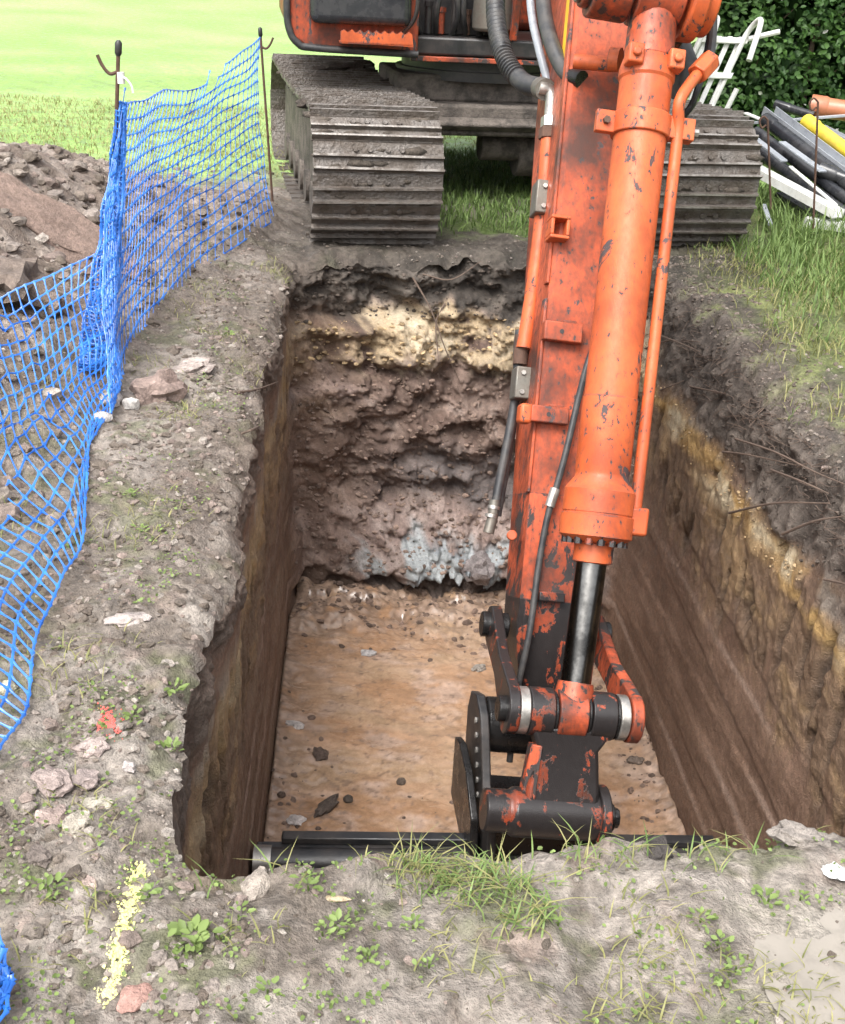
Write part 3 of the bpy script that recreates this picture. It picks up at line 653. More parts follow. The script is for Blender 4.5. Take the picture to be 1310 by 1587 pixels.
# square tube bracket by the pipe
o0 = on_n(845, 375, -.02); b = MB(); q0 = AP((o0-O_).dot(Wa), (o0-O_).dot(Av), -.03)
for d0, d1, d2 in ((Vector((0, 0, 0)), .075, .014), (Av*.076, .075, .014)): b.box(q0+d0, Wa*d1, Av*d2, Na*.09)
b.box(q0+Av*.014, Wa*.014, Av*.062, Na*.089); b.box(q0+Av*.014+Wa*.061, Wa*.014, Av*.062, Na*.089); b.build('tube_bracket', 'cyl', exc, .004)
b = MB(); o0 = on_n(832, 930, .0); q0 = AP((o0-O_).dot(Wa), (o0-O_).dot(Av), -.002); b.box(q0, Wa*.10, Av*.035, Na*.04); b.build('bracket', 'greasy', exc, .004)
b = MB(); o0 = on_n(793, 830, -.1); b.cyl(o0, o0+(Na-Wa*.2)*.09, .02, 14); b.build('stop_lug', 'cyl', exc, .004)
b = MB(); o0 = on_n(868, 30, -.22); b.box(AP(-.003, (on_n(868, 70, 0)-O_).dot(Av), -.10), Wa*.003, Av*.5, -Na*.05); b.build('warning_sticker', 'yellow', exc)
# hard line along the left side with clamps, and hoses
def path(l, n=-.26): return [on_n(x, y, n) for x, y in l]
b = MB(); b.tube(spline(path([(851, 205), (844, 300), (833, 400), (822, 480), (812, 540)]), 4), .032, 14); b.build('hard_line', 'cyl', exc)
b = MB(); p0, p1 = path([(852, 182), (851, 198)]); b.cyl(p0, p1, .036, 6); b.build('hose_nut', 'steel', exc, .002)
b = MB(); p0, p1 = path([(851, 199), (850, 216)]); b.cyl(p0, p1, .042, 6); b.build('hose_nut', 'rust', exc, .002)
b = MB(); b.tube(spline(path([(836, 136), (851, 140), (855, 152), (853, 182)]), 6), .026, 14); b.build('pipe_elbow', 'steel', exc)
for (x0, x1, y0, y1) in ((829, 868, 276, 328), (797, 832, 566, 616)):
    p0 = on_n(x0, y1, -.20); wd = (on_n(x1, y1, -.2)-p0).dot(Wa); h = (on_n(x0, y0, -.2)-p0).dot(Av); b = MB(); b.box(p0-Na*.1, Wa*wd, Av*h, Na*.104); cl = b.build('pipe_clamp', 'zinc', exc, .006)
    for fx, fy in ((.3, .2), (.3, .8), (.78, .2), (.78, .8)):
        b = MB(); c = p0+Wa*wd*fx+Av*h*fy; b.cyl(c, c+Na*.014, .010, 6); b.build('bolt', 'steel', cl)
b = MB(); b.tube(path([(810, 520), (806, 565)], -.28), .03, 12); b.build('pipe_end', 'rust', exc)
for pts_, r, nn in (([(806, 512), (803, 540), (801, 600), (790, 670), (776, 740), (765, 800)], .020, -.30), ([(800, 606), (796, 660), (783, 740), (772, 800)], .014, -.33)):
    b = MB(); b.tube(spline(path(pts_, nn), 6), r, 10); b.build('hose', 'rubber', exc)
b = MB(); b.tube(path([(767, 775), (764, 800), (757, 826)], -.30), [.024, .022, .024], 10); b.build('hose_ferrule', 'zinc', exc)
for y in (784, 797): b = MB(); p = path([(766-(y-784)*.3, y), (766-(y-784)*.3-1, y+5)], -.30); b.cyl(p[0], p[1], .026, 12); b.build('hose_ring', 'steel', exc)
b = MB(); b.tube(spline([on_n(935, 500, .05), on_n(912, 560, .06), on_n(896, 620, .05), on_n(880, 690, .05), on_n(864, 750, .045), on_n(849, 800, .04), on_n(836, 870, .03), on_n(824, 960, .03), on_n(815, 1010, .02), on_n(804, 1060, .0), on_n(795, 1130, -.02), on_n(790, 1180, -.05)], 6), .013, 10); b.build('hose', 'rubber', exc)
b = MB(); p0, p1 = on_n(861, 757, .045), on_n(852, 785, .042); b.cyl(p0, p1, .020, 10); b.build('hose_ferrule', 'steel', exc)
# big ribbed hose and two smooth ones from the boom
hp = spline([dep(772, -60, 5.25), dep(768, 10, 5.15), dep(774, 60, 5.05), dep(788, 100, 4.97), dep(812, 128, 4.90), dep(838, 136, 4.84)], 40)
b = MB(); b.tube(hp, [.036+.0075*(i % 5 < 2) if i < len(hp)*.72 else .040 for i in range(len(hp))], 16); b.build('ribbed_hose', 'rubber', exc, sharp=60)
b = MB(); b.tube(spline([dep(838, 136, 4.84), on_n(846, 139, -.26)], 4), .044, 14); b.build('hose_nut', 'zinc', exc)
b = MB(); b.tube(spline([dep(818, -60, 5.0), dep(824, 20, 4.95), dep(834, 70, 4.9), dep(850, 130, 4.85)], 8), .018, 10); b.build('hose', 'greyp', exc)
b = MB(); b.tube(spline([dep(838, -60, 4.85), dep(844, 20, 4.75), dep(856, 70, 4.66), dep(874, 108, 4.6), dep(893, 122, 4.52)], 12), [.032]*49, 12); b.build('hose', 'rubber', exc)
b = MB(); b.cyl(dep(886, 120, 4.53), dep(902, 124, 4.49), .036, 10); b.build('hose_nut', 'grease', exc)
b = MB(); b.tube([on_n(889, 95, .06), on_n(950, 100, .10)], .028, 14); b.cyl(on_n(946, 92, .1), on_n(962, 93, .12), .045, 12); b.build('cross_pipe', 'cyl', exc)
# ---------------- bucket cylinder
c_top, c_bot = dep(1003, 112, 4.14), dep(922, 835, 4.12)
cx = (c_bot-c_top); LC = cx.length; cx.normalize()
rb, rh = .094, .126
b = MB(); b.lathe(c_top, cx, [(-.06, .08), (-.03, .092), (.0, .10), (.03, .10), (.04, rb), (LC*.70, rb), (LC*.701, rb+.0035), (LC*.855, rb+.0035), (LC*.862, rb), (LC*.872, rb+.002), (LC*.898, rh), (LC*.945, rh), (LC*.946, rh-.003), (LC*.949, rh-.003), (LC*.950, rh+.004), (LC*.995, rh+.004), (LC*1.005, rh-.02), (LC*1.01, .075)], 48)
barrel = b.build('cylinder_barrel', 'cyl', exc, sharp=30)
b = MB(); b.lathe(c_top+cx*(LC*1.005), cx, [(0, .070), (.075, .070), (.08, .060)], 36); b.build('cylinder_gland', 'cyl', barrel)
for i in range(16):
    q = 2*math.pi*i/16; x_ = cx.orthogonal().normalized(); y_ = cx.cross(x_); p = c_top+cx*(LC*.998)+(x_*math.cos(q)+y_*math.sin(q))*.105
    b = MB(); b.cyl(p, p+cx*.026, .014, 6); b.build('head_bolt', 'greasy', barrel)
# top clevis
b = MB(); b.lathe(c_top-cx*.30, cx, [(0, .07), (.06, .085), (.26, .088)], 24); p = c_top-cx*.30
b.cyl(p-Wa*.085, p+Wa*.085, .135, 28); b.build('cylinder_eye', 'worn', exc, .006)
for s in (-1, 1):
    b = MB(); c = c_top-cx*.02+Wa*(.075*s)+Na*.075; b.cbox(c, Wa*.028, cx*.035, Na*.03); b.cyl(c+Na*.03, c+Na*.045, .018, 8); b.build('port_block', 'cyl', exc, .01)
b = MB(); b.cyl(p-Wa*.24, p-Wa*.10, .13, 32); b.cyl(p-Wa*.27, p-Wa*.23, .10, 32); b.build('pin_boss', 'worn', exc, .008)
b = MB(); b.cyl(p-Wa*.285, p-Wa*.268, .085, 28); b.build('pin_cap', 'zinc', exc, .004)
b = MB(); b.cyl(p+Wa*.10, p+Wa*.16, .16, 32); b.cyl(p+Wa*.15, p+Wa*.205, .135, 32); b.build('pin_boss', 'cyl', exc, .008)
for s in (.12,):
    a0 = (p-O_).dot(Av); b = MB(); b.prism([p+Wa*s-cx*.12, p+Wa*s+Na*.10, p+Wa*s+cx*.11, AP(0, a0-.24, -.02)+Wa*(AWD/2+s), AP(0, a0+.35, -.02)+Wa*(AWD/2+s)], Wa*.035); b.build('clevis_plate', 'greasy', exc, .006)
# clamp band and side pipe
k0 = c_top+cx*.16
b = MB(); b.lathe(k0, cx, [(0, rb+.001), (0, rb+.012), (.078, rb+.012), (.078, rb+.001)], 40, False); b.box(k0-Wa*(rb+.075)-Na*.01, Wa*.09, cx*.078, Na*.03); b.box(k0+Wa*(rb-.01)-Na*.0, Wa*.10, cx*.078, Na*.05); band = b.build('clamp_band', 'cyl', exc, .004)
b = MB(); c = k0+cx*.04-Wa*(rb+.04)+Na*.02; b.cyl(c, c+Na*.016, .014, 6); b.build('bolt', 'rust', band)
b = MB(); c = k0+cx*.04+Wa*(rb+.088)+Na*.025; b.cyl(c-Wa*.005, c+Wa*.022, .014, 6); b.build('bolt', 'steel', band)
pp = [dep(1088, 108, 4.16), dep(1068, 132, 4.12), dep(1053, 160, 4.09)]+[c_top+cx*t+Wa*(rb+.032)+Na*.035 for t in (.22, .5, .9, 1.25, 1.42, 1.58)]
b = MB(); b.tube(spline(pp, 8), .021, 14); b.build('side_pipe', 'cyl', exc)
b = MB(); b.cyl(dep(1080, 116, 4.15), dep(1102, 92, 4.18), .040, 6); b.build('pipe_nut', 'cyl', exc, .004)
b = MB(); c = c_top+cx*1.60+Wa*(rh+.01)+Na*.02; b.cbox(c, Wa*.035, cx*.05, Na*.04); b.build('port_block', 'cyl', exc, .01)
b = MB(); b.tube(spline([dep(1098, 100, 4.18), dep(1104, 60, 4.25), dep(1108, -40, 4.3)], 6), .016, 8); b.build('hose', 'rubber', exc)
b = MB(); b.tube(spline([dep(1106, -40, 4.42), dep(1100, 60, 4.42), dep(1078, 150, 4.45), dep(1060, 180, 4.5)], 6), .014, 8); b.build('hose', 'blackp', exc)
b = MB(); b.tube(spline([dep(1050, 70, 4.5), dep(1062, 110, 4.45), dep(1045, 150, 4.5)], 6), .05, 12); b.build('hose', 'rubber', exc)
# rod
pin = dep(886, 1106, 4.06); g0 = c_top+cx*(LC*1.01+.07)
b = MB(); b.cyl(g0-cx*.1, pin+(g0-pin).normalized()*.06, .054, 32); b.build('cylinder_rod', 'chrome', exc)
# ---------------- pin with bosses (rod end), links, ears
def along(px): return (onplane(px, 1106, pin, Na)-pin).dot(Wa)
def ringpart(name, x0, x1, r, mat, r2=None, bev=.004):
    b = MB(); b.cyl(pin+Wa*along(x0), pin+Wa*along(x1), r, 32, r2); return b.build(name, mat, exc, bev)
ringpart('retaining_ring', 799, 815, .082, 'steel'); ringpart('link_boss', 816, 853, .084, 'greasy'); ringpart('seal_ring', 854, 859, .075, 'grease')
ringpart('rod_eye', 860, 904, .086, 'worn'); ringpart('seal_ring', 905, 910, .078, 'grease'); ringpart('link_boss', 911, 948, .084, 'greasy')
ringpart('seal_ring', 949, 953, .080, 'grease'); ringpart('retaining_ring', 954, 969, .080, 'steel'); ringpart('pin_end', 970, 987, .052, 'greasy'); ringpart('pin_shaft', 770, 985, .045, 'grease')
b = MB(); e0 = pin+(g0-pin).normalized()*.11; b.cyl(e0, pin, .062, 24, .08); b.build('rod_neck', 'worn', exc)
rear = AP(AWD/2, (on_n(845, 975, -.14)-O_).dot(Av), -.14)
def linkplate(x_rear, x_front, mat):
    w0 = (on_n(x_rear, 975, -.14)-rear).dot(Wa); w1 = along(x_front); A0 = rear+Wa*w0; A1 = pin+Wa*w1
    d = (A1-A0); d -= Wa*d.dot(Wa); d.normalize(); s = d.cross(Wa); ringA = []
    q = [math.pi*i/8 for i in range(9)]
    half = [A0+(s*math.cos(t)-d*math.sin(t))*.075 for t in q]; half2 = [A1+(-s*math.cos(t)+d*math.sin(t))*.088 for t in q]
    mid = [A0.lerp(A1, .5)-s*.05]; mid2 = [A0.lerp(A1, .5)+s*.05]
    poly = half+mid+half2+mid2
    b = MB(); b.prism([p for p in poly], Wa*.042); o = b.build('link_plate', mat, exc, .006)
    b = MB(); b.cyl(A0-Wa*.03, A0+Wa*.075, .05, 20); b.build('link_pin', 'grease', o, .004)
linkplate(757, 781, 'greasy'); linkplate(916, 971, 'worn')
# bucket link (connecting piece)
bp = dep(866, 1262, 4.06)
def along2(px): return (onplane(px, 1262, bp, Na)-bp).dot(Wa)
dd = (bp-pin).normalized(); nn = Wa.cross(dd).normalized()
if nn.dot(CAM-pin) < 0: nn = -nn
b = MB()
wl0, wr0, wl1, wr1 = along(828), along(930), along2(806), along2(918)
b.loft([[pin+Wa*along(818)+dd*.04+nn*.06, pin+Wa*along(950)+dd*.04+nn*.06, pin+Wa*along(950)+dd*.04-nn*.06, pin+Wa*along(818)+dd*.04-nn*.06],
        [pin+Wa*(wl0+.02)+dd*.12+nn*.05, pin+Wa*(wr0)+dd*.12+nn*.05, pin+Wa*(wr0)+dd*.12-nn*.06, pin+Wa*(wl0+.02)+dd*.12-nn*.06],
        [bp+Wa*wl1-dd*.10+nn*.055, bp+Wa*wr1-dd*.10+nn*.055, bp+Wa*wr1-dd*.10-nn*.07, bp+Wa*wl1-dd*.10-nn*.07],
        [bp+Wa*(wl1-.0)+nn*.07, bp+Wa*wr1+nn*.07, bp+Wa*wr1-nn*.07, bp+Wa*wl1-nn*.07]])
bl_ = b.build('bucket_link', 'greasy', exc, .015)
b = MB(); b.prism([pin+Wa*(wl0-.005)+dd*.11+nn*.035, pin+Wa*(wl0+.03)+dd*.11+nn*.058, bp+Wa*(wl1+.03)-dd*.06+nn*.066, bp+Wa*(wl1-.012)-dd*.06+nn*.03], -nn*.05); b.build('link_edge', 'worn', bl_, .004)
b = MB(); b.lathe(bp+Wa*along2(748), Wa, [(0, .075), (.09, .075), (.10, .086), (along2(930)-along2(748), .086)], 32); b.build('bucket_boss', 'greasy', exc, .01)
b = MB(); b.cyl(bp+Wa*along2(921), bp+Wa*along2(936), .112, 32); b.build('bucket_ear_ring', 'greasy', exc, .006)
b = MB(); b.cyl(bp+Wa*along2(930), bp+Wa*along2(949), .050, 20); b.cyl(bp+Wa*along2(949), bp+Wa*along2(958), .036, 8); b.build('bucket_pin', 'grease', exc, .004)
# arm tip boss
tip = dep(800, 1125, 4.46)
b = MB(); b.cyl(tip-Wa*.13, tip+Wa*.22, .105, 28); b.build('arm_tip_boss', 'grease', exc, .01)
# ---------------- grading bucket
BY = R_(3.5); Wb = Vector((math.cos(BY), math.sin(BY), 0)); Fb = Vector((math.sin(BY), -math.cos(BY), 0))
tl = aty(408, 1304, 3.42); WB = 1.76
prof = [(-.02, -.03), (.0, .0), (.06, -.005), (.12, -.03), (.22, -.12), (.30, -.24), (.30, -.36), (.22, -.46), (.05, -.52), (-.25, -.535), (-.46, -.525)]
def BP(f, z, ww): return tl+Fb*f+Zv*z+Wb*ww
b = MB(); th = .022; V = []; nP = len(prof); ww_ = (.0, WB)
inn = []
for i, (f, z) in enumerate(prof):
    a = prof[max(0, i-1)]; c = prof[min(nP-1, i+1)]; d = Vector((c[0]-a[0], c[1]-a[1])).normalized(); inn.append((f+d.y*th, z-d.x*th))
for i in range(nP-1):
    q = [BP(*prof[i], 0), BP(*prof[i+1], 0), BP(*inn[i+1], 0), BP(*inn[i], 0)]; b.prism(q, Wb*WB)
bucket = b.build('bucket', 'black', exc, 0, 50)
for ww in (-.022, WB):
    b = MB(); b.prism([BP(*p_, ww) for p_ in prof], Wb*.022); b.build('side_plate', 'black', bucket, .004)
b = MB(); b.tube([BP(.06, -.045, -.01), BP(.06, -.045, WB*.40)], .055, 20); b.build('stiffener_tube', 'black', bucket)
b = MB(); b.box(BP(-.03, .0, .07), Wb*(WB-.10), Fb*.045, Zv*.03); b.build('top_bar', 'black', bucket, .006)
b = MB(); b.tube([BP(.06, -.045, -.03), BP(.06, -.045, .035)], .062, 20); b.build('tube_cap', 'steel', bucket)
# ears that carry the bucket
def ear(px, depth0, pts_, mat, th_=.035):
    c = dep(px, 1110, depth0); n = Wa; b = MB(); b.prism([onplane(x, y, c, n) for x, y in pts_], Wa*th_); return b.build('bucket_ear', mat, bucket, .005)
def earp(w_c, ps, mat, th_):           # ps: (forward, z) relative to tip
    b = MB(); b.prism([tip+Wa*w_c+Fv*f+Zv*z for f, z in ps], Wa*th_); return b.build('bucket_ear', mat, bucket, .006)
es = [(-.14, -.02), (-.10, .08), (0, .13), (.09, .10), (.16, .0), (.22, -.12), (.36, -.20), (.38, -.34), (.30, -.46), (-.12, -.40)]
earp(-.165, es, 'black', .035); earp(-.215, [(-.1, -.14), (.0, -.10), (.14, -.12), (.30, -.22), (.33, -.36), (.25, -.46), (-.1, -.42)], 'grease', .03)
earp(.235, [(f+.02, z-.06) for f, z in es[1:]], 'black', .035)
b = MB(); b.box(tip-Wa*.13+Fv*-.06+Zv*-.40, Wa*.36, Fv*.34, Zv*.12); b.build('ear_saddle', 'grease', bucket, .01)
for i in range(6):
    b = MB(); c = tip-Wa*.172+Fv*(.04+i*.025)+Zv*(.04-i*.05); b.cyl(c, c+Wa*.01, .012, 8); b.build('bolt', 'steel', bucket)
# ---------------- boom (runs up out of the picture) and its rams
bt = AP(AWD/2, 2.95, -.30); k1 = HP(.55, .28, 1.55)
def bring(c, up, h, wd=.19): return [c+Wv*wd+up*h, c-Wv*wd+up*h, c-Wv*wd-up*h, c+Wv*wd-up*h]
cs = [k1, k1+Fv*.25+Zv*.9, k1+Fv*.75+Zv*1.75, k1+Fv*1.6+Zv*2.0, bt-Fv*.5+Zv*.75, bt+Zv*.05]
ups = [(-Fv+Zv*.3), (-Fv+Zv*.4), (-Fv+Zv), (Zv+Fv*.2), (Zv+Fv*.7), (Zv+Fv*1.3)]
b = MB(); b.loft([bring(c, u.normalized(), h) for c, u, h in zip(cs, ups, (.2, .3, .36, .3, .24, .14))]); b.build('boom', 'housepaint', exc, .02)
b = MB(); b.cyl(bt-Wa*.26, bt+Wa*.26, .12, 28); b.build('boom_pin', 'worn', exc, .008)

# ================================================================== BLUE MESH FENCE AND ITS PINS
def make_pin(base, top, label, hook=1, group='steel pins of the blue fence'):
    base = Vector(base); top = Vector(top); d = (top-base).normalized()
    g = gz(base.x, base.y) or 0.0; foot = base+d*((g-.06-base.z)/d.z)
    e = empty('fence_pin', foot, label, 'fence pin', group)
    b = MB(); b.tube([foot, top-d*.02], .0075, 8); b.build('shaft', 'rust', e)
    b = MB(); b.lathe(top-d*.055, d, [(0, .008), (.01, .013), (.045, .013), (.055, .006)], 12); b.build('cap', 'black', e)
    h = top-d*.11; b = MB(); b.tube(spline([h, h+Vector((hook*.03, 0, -.008)), h+Vector((hook*.055, 0, .018)), h+Vector((hook*.072, 0, .055))], 5), .0065, 8); b.build('hook', 'rust', e)
    return e
p1b, p1t = atz(171, 545), aty(184, 62, 4.55); p2b, p2t = atz(424, 332), aty(403, 42, 7.52)
pin1 = make_pin(p1b, p1t, 'tall steel fence pin with a white tape scrap tied below its cap', -1)
b = MB(); c = p1t-Vector((0, 0, .13)); b.cyl(c+Vector((0, 0, -.02)), c+Vector((0, 0, .02)), .014, 10); b.tube(spline([c, c+Vector((.02, -.01, .0)), c+Vector((.04, -.01, -.025)), c+Vector((.045, -.01, -.05))], 4), .004, 6); b.build('tape_scrap', 'white', pin1)
pin2 = make_pin(p2b, p2t, 'steel fence pin beside the excavator track at the end of the blue mesh', 1)

def net_mesh(name, S, nu, nv, wu, wv, node, jit=.0, mat='net', sub=3, skip=None, ukeep=1.0):
    """grid of plastic strands on the surface S(u,v); wu/wv: half width of the strands along u / along v"""
    P = [[Vector(S(i/nu, j/nv)) for j in range(nv+1)] for i in range(nu+1)]
    V = []; F = []
    def strand(p, q, w0, wm):
        d = (q-p); L = d.length
        if L < 1e-5: return
        d /= L; x = d.orthogonal().normalized()
        vw = (CAM-(p+q)*.5).normalized(); x = d.cross(Vector((.35, -.8, .5))).normalized() if abs(d.dot(Vector((.35, -.8, .5)))) < .95 else x
        y = d.cross(x); b0 = len(V)
        for t, ww in ((0, w0), (.28, wm), (.72, wm), (1, w0)):
            c = p+(q-p)*t
            V.extend([c+x*ww, c+y*(ww*.45), c-x*ww, c-y*(ww*.45)])
        for k in range(3):
            for i in range(4): j = (i+1) % 4; F.append((b0+k*4+i, b0+k*4+j, b0+k*4+4+j, b0+k*4+4+i))
    for i in range(nu+1):
        for j in range(nv+1):
            if skip and skip(i/nu, j/nv): continue
            if i < nu and not (skip and skip((i+1)/nu, j/nv)): strand(P[i][j], P[i+1][j], node, wu)
            if j < nv and not (skip and skip(i/nu, (j+1)/nv)): strand(P[i][j], P[i][j+1], node*.8, wv)
    return V, F
def net_obj(name, V, F, origin, label=None, parent=None):
    me = npmesh(name, np.array([tuple(v-Vector(origin)) for v in V]), np.array(F)); me.set_sharp_from_angle(angle=R_(50))
    o = link(name, me, 'net', parent)
    if parent is None: o.location = origin
    return o
def cat(pts, u):
    n = len(pts)-1; i = min(int(u*n), n-1); t = u*n-i
    P = [Vector(p) for p in pts]; a = P[max(i-1, 0)]; b = P[i]; c = P[i+1]; d = P[min(i+2, n)]
    return 0.5*((2*b)+(c-a)*t+(2*a-5*b+4*c-d)*t*t+(3*b-a-3*c+d)*t**3)
def vn(x, y, z): return float(pn(np.float32(x), np.float32(y), np.float32(z)))
fence = empty('mesh_fence', (-1.2, 5.5, 0), 'sagging blue plastic mesh barrier along the left side of the trench', 'mesh fence')
# upright run between the two pins
T1 = [aty(194, 136, 4.62), aty(255, 112, 5.4), aty(335, 98, 6.5), aty(403, 58, 7.48)]
B1 = [atz(172, 640, .03), atz(215, 530, .03), atz(300, 430, .05), atz(426, 342, .05)]
def S1(u, v):
    a, b = cat(T1, u), cat(B1, u); p = b.lerp(a, v)
    belly = math.sin(math.pi*v)*.05
    return p+Vector((-belly+.018*vn(u*6, v*4, 1), 0, .02*vn(u*7, v*5, 2)-.03*math.sin(math.pi*u)*v))
V, F = net_mesh('n', S1, 40, 17, .0030, .0016, .0058, skip=lambda u, v: (v > .96 and .02 < u < .62) or (v > .91 and .60 < u < .72 and vn(u*30, v*30, 3) > -.1))
net_obj('mesh_panel', V, F, wl(fence), None, fence)['label'] = 'upright blue mesh strung between the two steel pins'
# slumped run towards the camera
T2 = [aty(178, 330, 4.5), aty(160, 392, 4.45), aty(60, 425, 4.35), aty(-60, 500, 4.1), Vector((-1.95, 3.2, .42)), Vector((-1.8, 2.2, .40)), Vector((-1.55, 1.4, .3))]
B2 = [atz(172, 600, .02), atz(168, 640, .02), atz(148, 710, .02), atz(108, 850, .02), atz(75, 960, .02), atz(38, 1090, .02), atz(-15, 1240, .02)]
def S2_(u, v):
    a, b = cat(T2, u), cat(B2, u); p = b.lerp(a, v)
    p += Vector((.05*vn(u*5, v*3, 5), .06*vn(u*4+3, v*4, 6), -.09*math.sin(math.pi*v)*min(1, u*3)+.035*vn(u*8, v*6, 7)))
    g = gz(p.x, p.y)
    if g is not None and p.z < g+.012: p.z = g+.012+.02*abs(vn(u*20, v*20, 8))
    return p
V, F = net_mesh('n', S2_, 50, 15, .0030, .0022, .0056)
net_obj('mesh_panel', V, F, wl(fence), None, fence)['label'] = 'slumped blue mesh lying over the soil at the left'
# gathered folds hanging at the nearer pin and trailing over the slumped run
G = [aty(187, 160, 4.56), aty(182, 250, 4.53), aty(173, 340, 4.48), aty(164, 420, 4.40), aty(156, 480, 4.30), aty(146, 540, 4.18), aty(137, 590, 4.06)]
wid = [.014, .024, .036, .046, .050, .050, .03]
V = []; F = []
for k in range(3):
    ph = k*2.17
    def SG(u, v, ph=ph, k=k):
        c = cat(G, u); i = u*(len(wid)-1); i0 = min(int(i), len(wid)-2); ww = wid[i0]+(wid[i0+1]-wid[i0])*(i-i0)
        off = (v-.5)*2*ww+.4*ww*vn(u*9+ph, v*2, ph)
        g = gz(c.x, c.y) or 0
        p = c+Vector((off, .03*vn(u*11, v*3+ph, 2)+.012*k, .02*vn(u*13+ph, v*3, 4)))
        p.z = max(p.z, g+.02+.008*k)
        return p
    a, f = net_mesh('n', SG, 62, 5, .0032, .0020, .0052); o_ = len(V); V += a; F += [tuple(i+o_ for i in q) for q in f]
net_obj('gathered_folds', V, F, wl(fence), None, fence)['label'] = 'bunched up blue mesh hanging on the nearer pin'
# loose end in the front left corner
V = []; F = []
for k in range(3):
    def SL(u, v, k=k):
        c = atz(-34+u*30-6*k, 1530+u*80, .02); return c+Vector((.02*vn(u*5, v*4, k), (v-.5)*.16+.02*vn(v*7, u*4, k+3), .03+.03*vn(u*6, v*6, k+9)))
    a, f = net_mesh('n', SL, 9, 6, .0036, .0030, .0062); o_ = len(V); V += a; F += [tuple(i+o_ for i in q) for q in f]
c0 = atz(-5, 1555, .02)
tag(net_obj('net_scrap', V, F, c0), 'crumpled end of blue mesh in the bottom left corner', 'net scrap')

# ================================================================== SCRAP HEAP, CHAIR AND HEDGE ON THE RIGHT
def bar(name, p, q, wd, ht, mat, label, cat_, group=None, kind='box', wall_=.008):
    p = Vector(p); q = Vector(q); d = (q-p).normalized(); sx = d.cross(Zv).normalized(); up = sx.cross(d)
    e = empty(name, p.lerp(q, .5), label, cat_, group); b = MB()
    if kind == 'box': b.box(p-sx*wd/2-up*ht/2, d*(q-p).length, sx*wd, up*ht); b.build('board', mat, e, .003)
    elif kind == 'channel':
        L = d*(q-p).length
        b.box(p-sx*wd/2-up*ht/2, L, sx*wd, up*wall_); b.box(p-sx*wd/2-up*(ht/2-wall_), L, sx*wall_, up*(ht-wall_)); b.box(p+sx*(wd/2-wall_)-up*(ht/2-wall_), L, sx*wall_, up*(ht-wall_)); b.build('channel', mat, e)
    elif kind == 'pipe':
        r = wd/2; n = 18; L = (q-p).length
        b.lathe(p, d, [(.0, r*.86), (.0, r), (L, r), (L, r*.86)], n, False); b.lathe(p+d*.002, d, [(0, r*.86), (L-.004, r*.86)], n, False); b.build('pipe_wall', mat, e, fix=False)
        b = MB(); b.lathe(p, d, [(.0, r), (.0, r*1.13), (.11, r*1.13), (.13, r)], n, False); b.build('socket', mat, e, fix=False)
    return e
G1 = 'scrap plastic lengths heaped by the hedge'
def A(x, y, Y): return aty(x, y, Y)
bar('plastic_board', A(1170, 262, 8.4), A(1300, 332, 7.75), .10, .055, 'white', 'long white plastic board lowest on the front of the scrap heap', 'board', G1, 'channel')
bar('plastic_board', A(1248, 343, 7.9), A(1380, 362, 7.6), .09, .06, 'white', 'short white board lying in the grass under the scrap heap', 'board', G1)
bar('gutter', A(1192, 172, 9.2), A(1345, 288, 8.1), .115, .07, 'greyp', 'wide dark gutter with a grey rim, topmost of the scrap heap', 'gutter', G1, 'channel')
bar('drain_pipe', A(1186, 186, 9.1), A(1340, 305, 8.0), .10, .1, 'blackp', 'black pipe directly under the grey rimmed gutter', 'pipe', G1, 'pipe')
bar('drain_pipe', A(1172, 205, 9.0), A(1330, 322, 7.95), .08, .1, 'blackp', 'thin black pipe, third down in the scrap heap', 'pipe', G1, 'pipe')
bar('drain_pipe', A(1176, 235, 8.8), A(1320, 340, 7.9), .09, .1, 'blackp', 'black pipe just above the long white board', 'pipe', G1, 'pipe')
bar('plastic_strip', A(1170, 214, 8.7), A(1216, 250, 8.35), .055, .015, 'greyp', 'short grey strip at the left end of the scrap heap', 'strip', G1)
bar('plastic_strip', A(1225, 258, 8.35), A(1296, 318, 7.85), .03, .012, 'white', 'narrow pale strip lying above the long white board', 'strip', G1)
bar('plastic_strip', A(1212, 220, 8.6), A(1276, 266, 8.15), .06, .014, 'greyp', 'pale grey strip in the middle of the scrap heap', 'strip', G1)
bar('plastic_strip', A(1155, 175, 9.35), A(1192, 190, 9.2), .06, .012, 'white', 'white strip poking out at the top left of the scrap heap', 'strip', G1)
bar('metal_bar', A(1160, 191, 9.25), A(1350, 176, 9.0), .03, .02, 'greyp', 'thin grey bar lying level across the top of the scrap heap', 'bar', G1)
bar('yellow_pipe', A(1250, 188, 9.0), A(1350, 262, 8.3), .10, .1, 'yellowp', 'muddy yellow pipe lying on the scrap heap', 'pipe', None, 'pipe')
bar('drain_pipe', A(1256, 164, 9.4), A(1400, 184, 9.2), .15, .1, 'copper', 'thick brown red drain pipe behind the yellow pipe', 'pipe', G1, 'pipe')
bar('drain_pipe', A(1202, 162, 9.5), A(1262, 180, 9.3), .07, .1, 'blackp', 'short black pipe end beside the brown red pipe', 'pipe', G1, 'pipe')
bar('gutter', A(1272, 200, 9.0), A(1400, 262, 8.6), .10, .06, 'greyp', 'pale grey gutter right of the yellow pipe', 'gutter', G1, 'channel')
bar('drain_pipe', A(1270, 262, 8.3), A(1400, 312, 8.0), .09, .1, 'blackp', 'black pipe with a broken end near the right edge of the scrap heap', 'pipe', G1, 'pipe')
bar('plastic_board', A(1210, 300, 8.35), A(1330, 372, 7.8), .12, .03, 'blackp', 'black board in the grass below the long white board', 'board', G1)
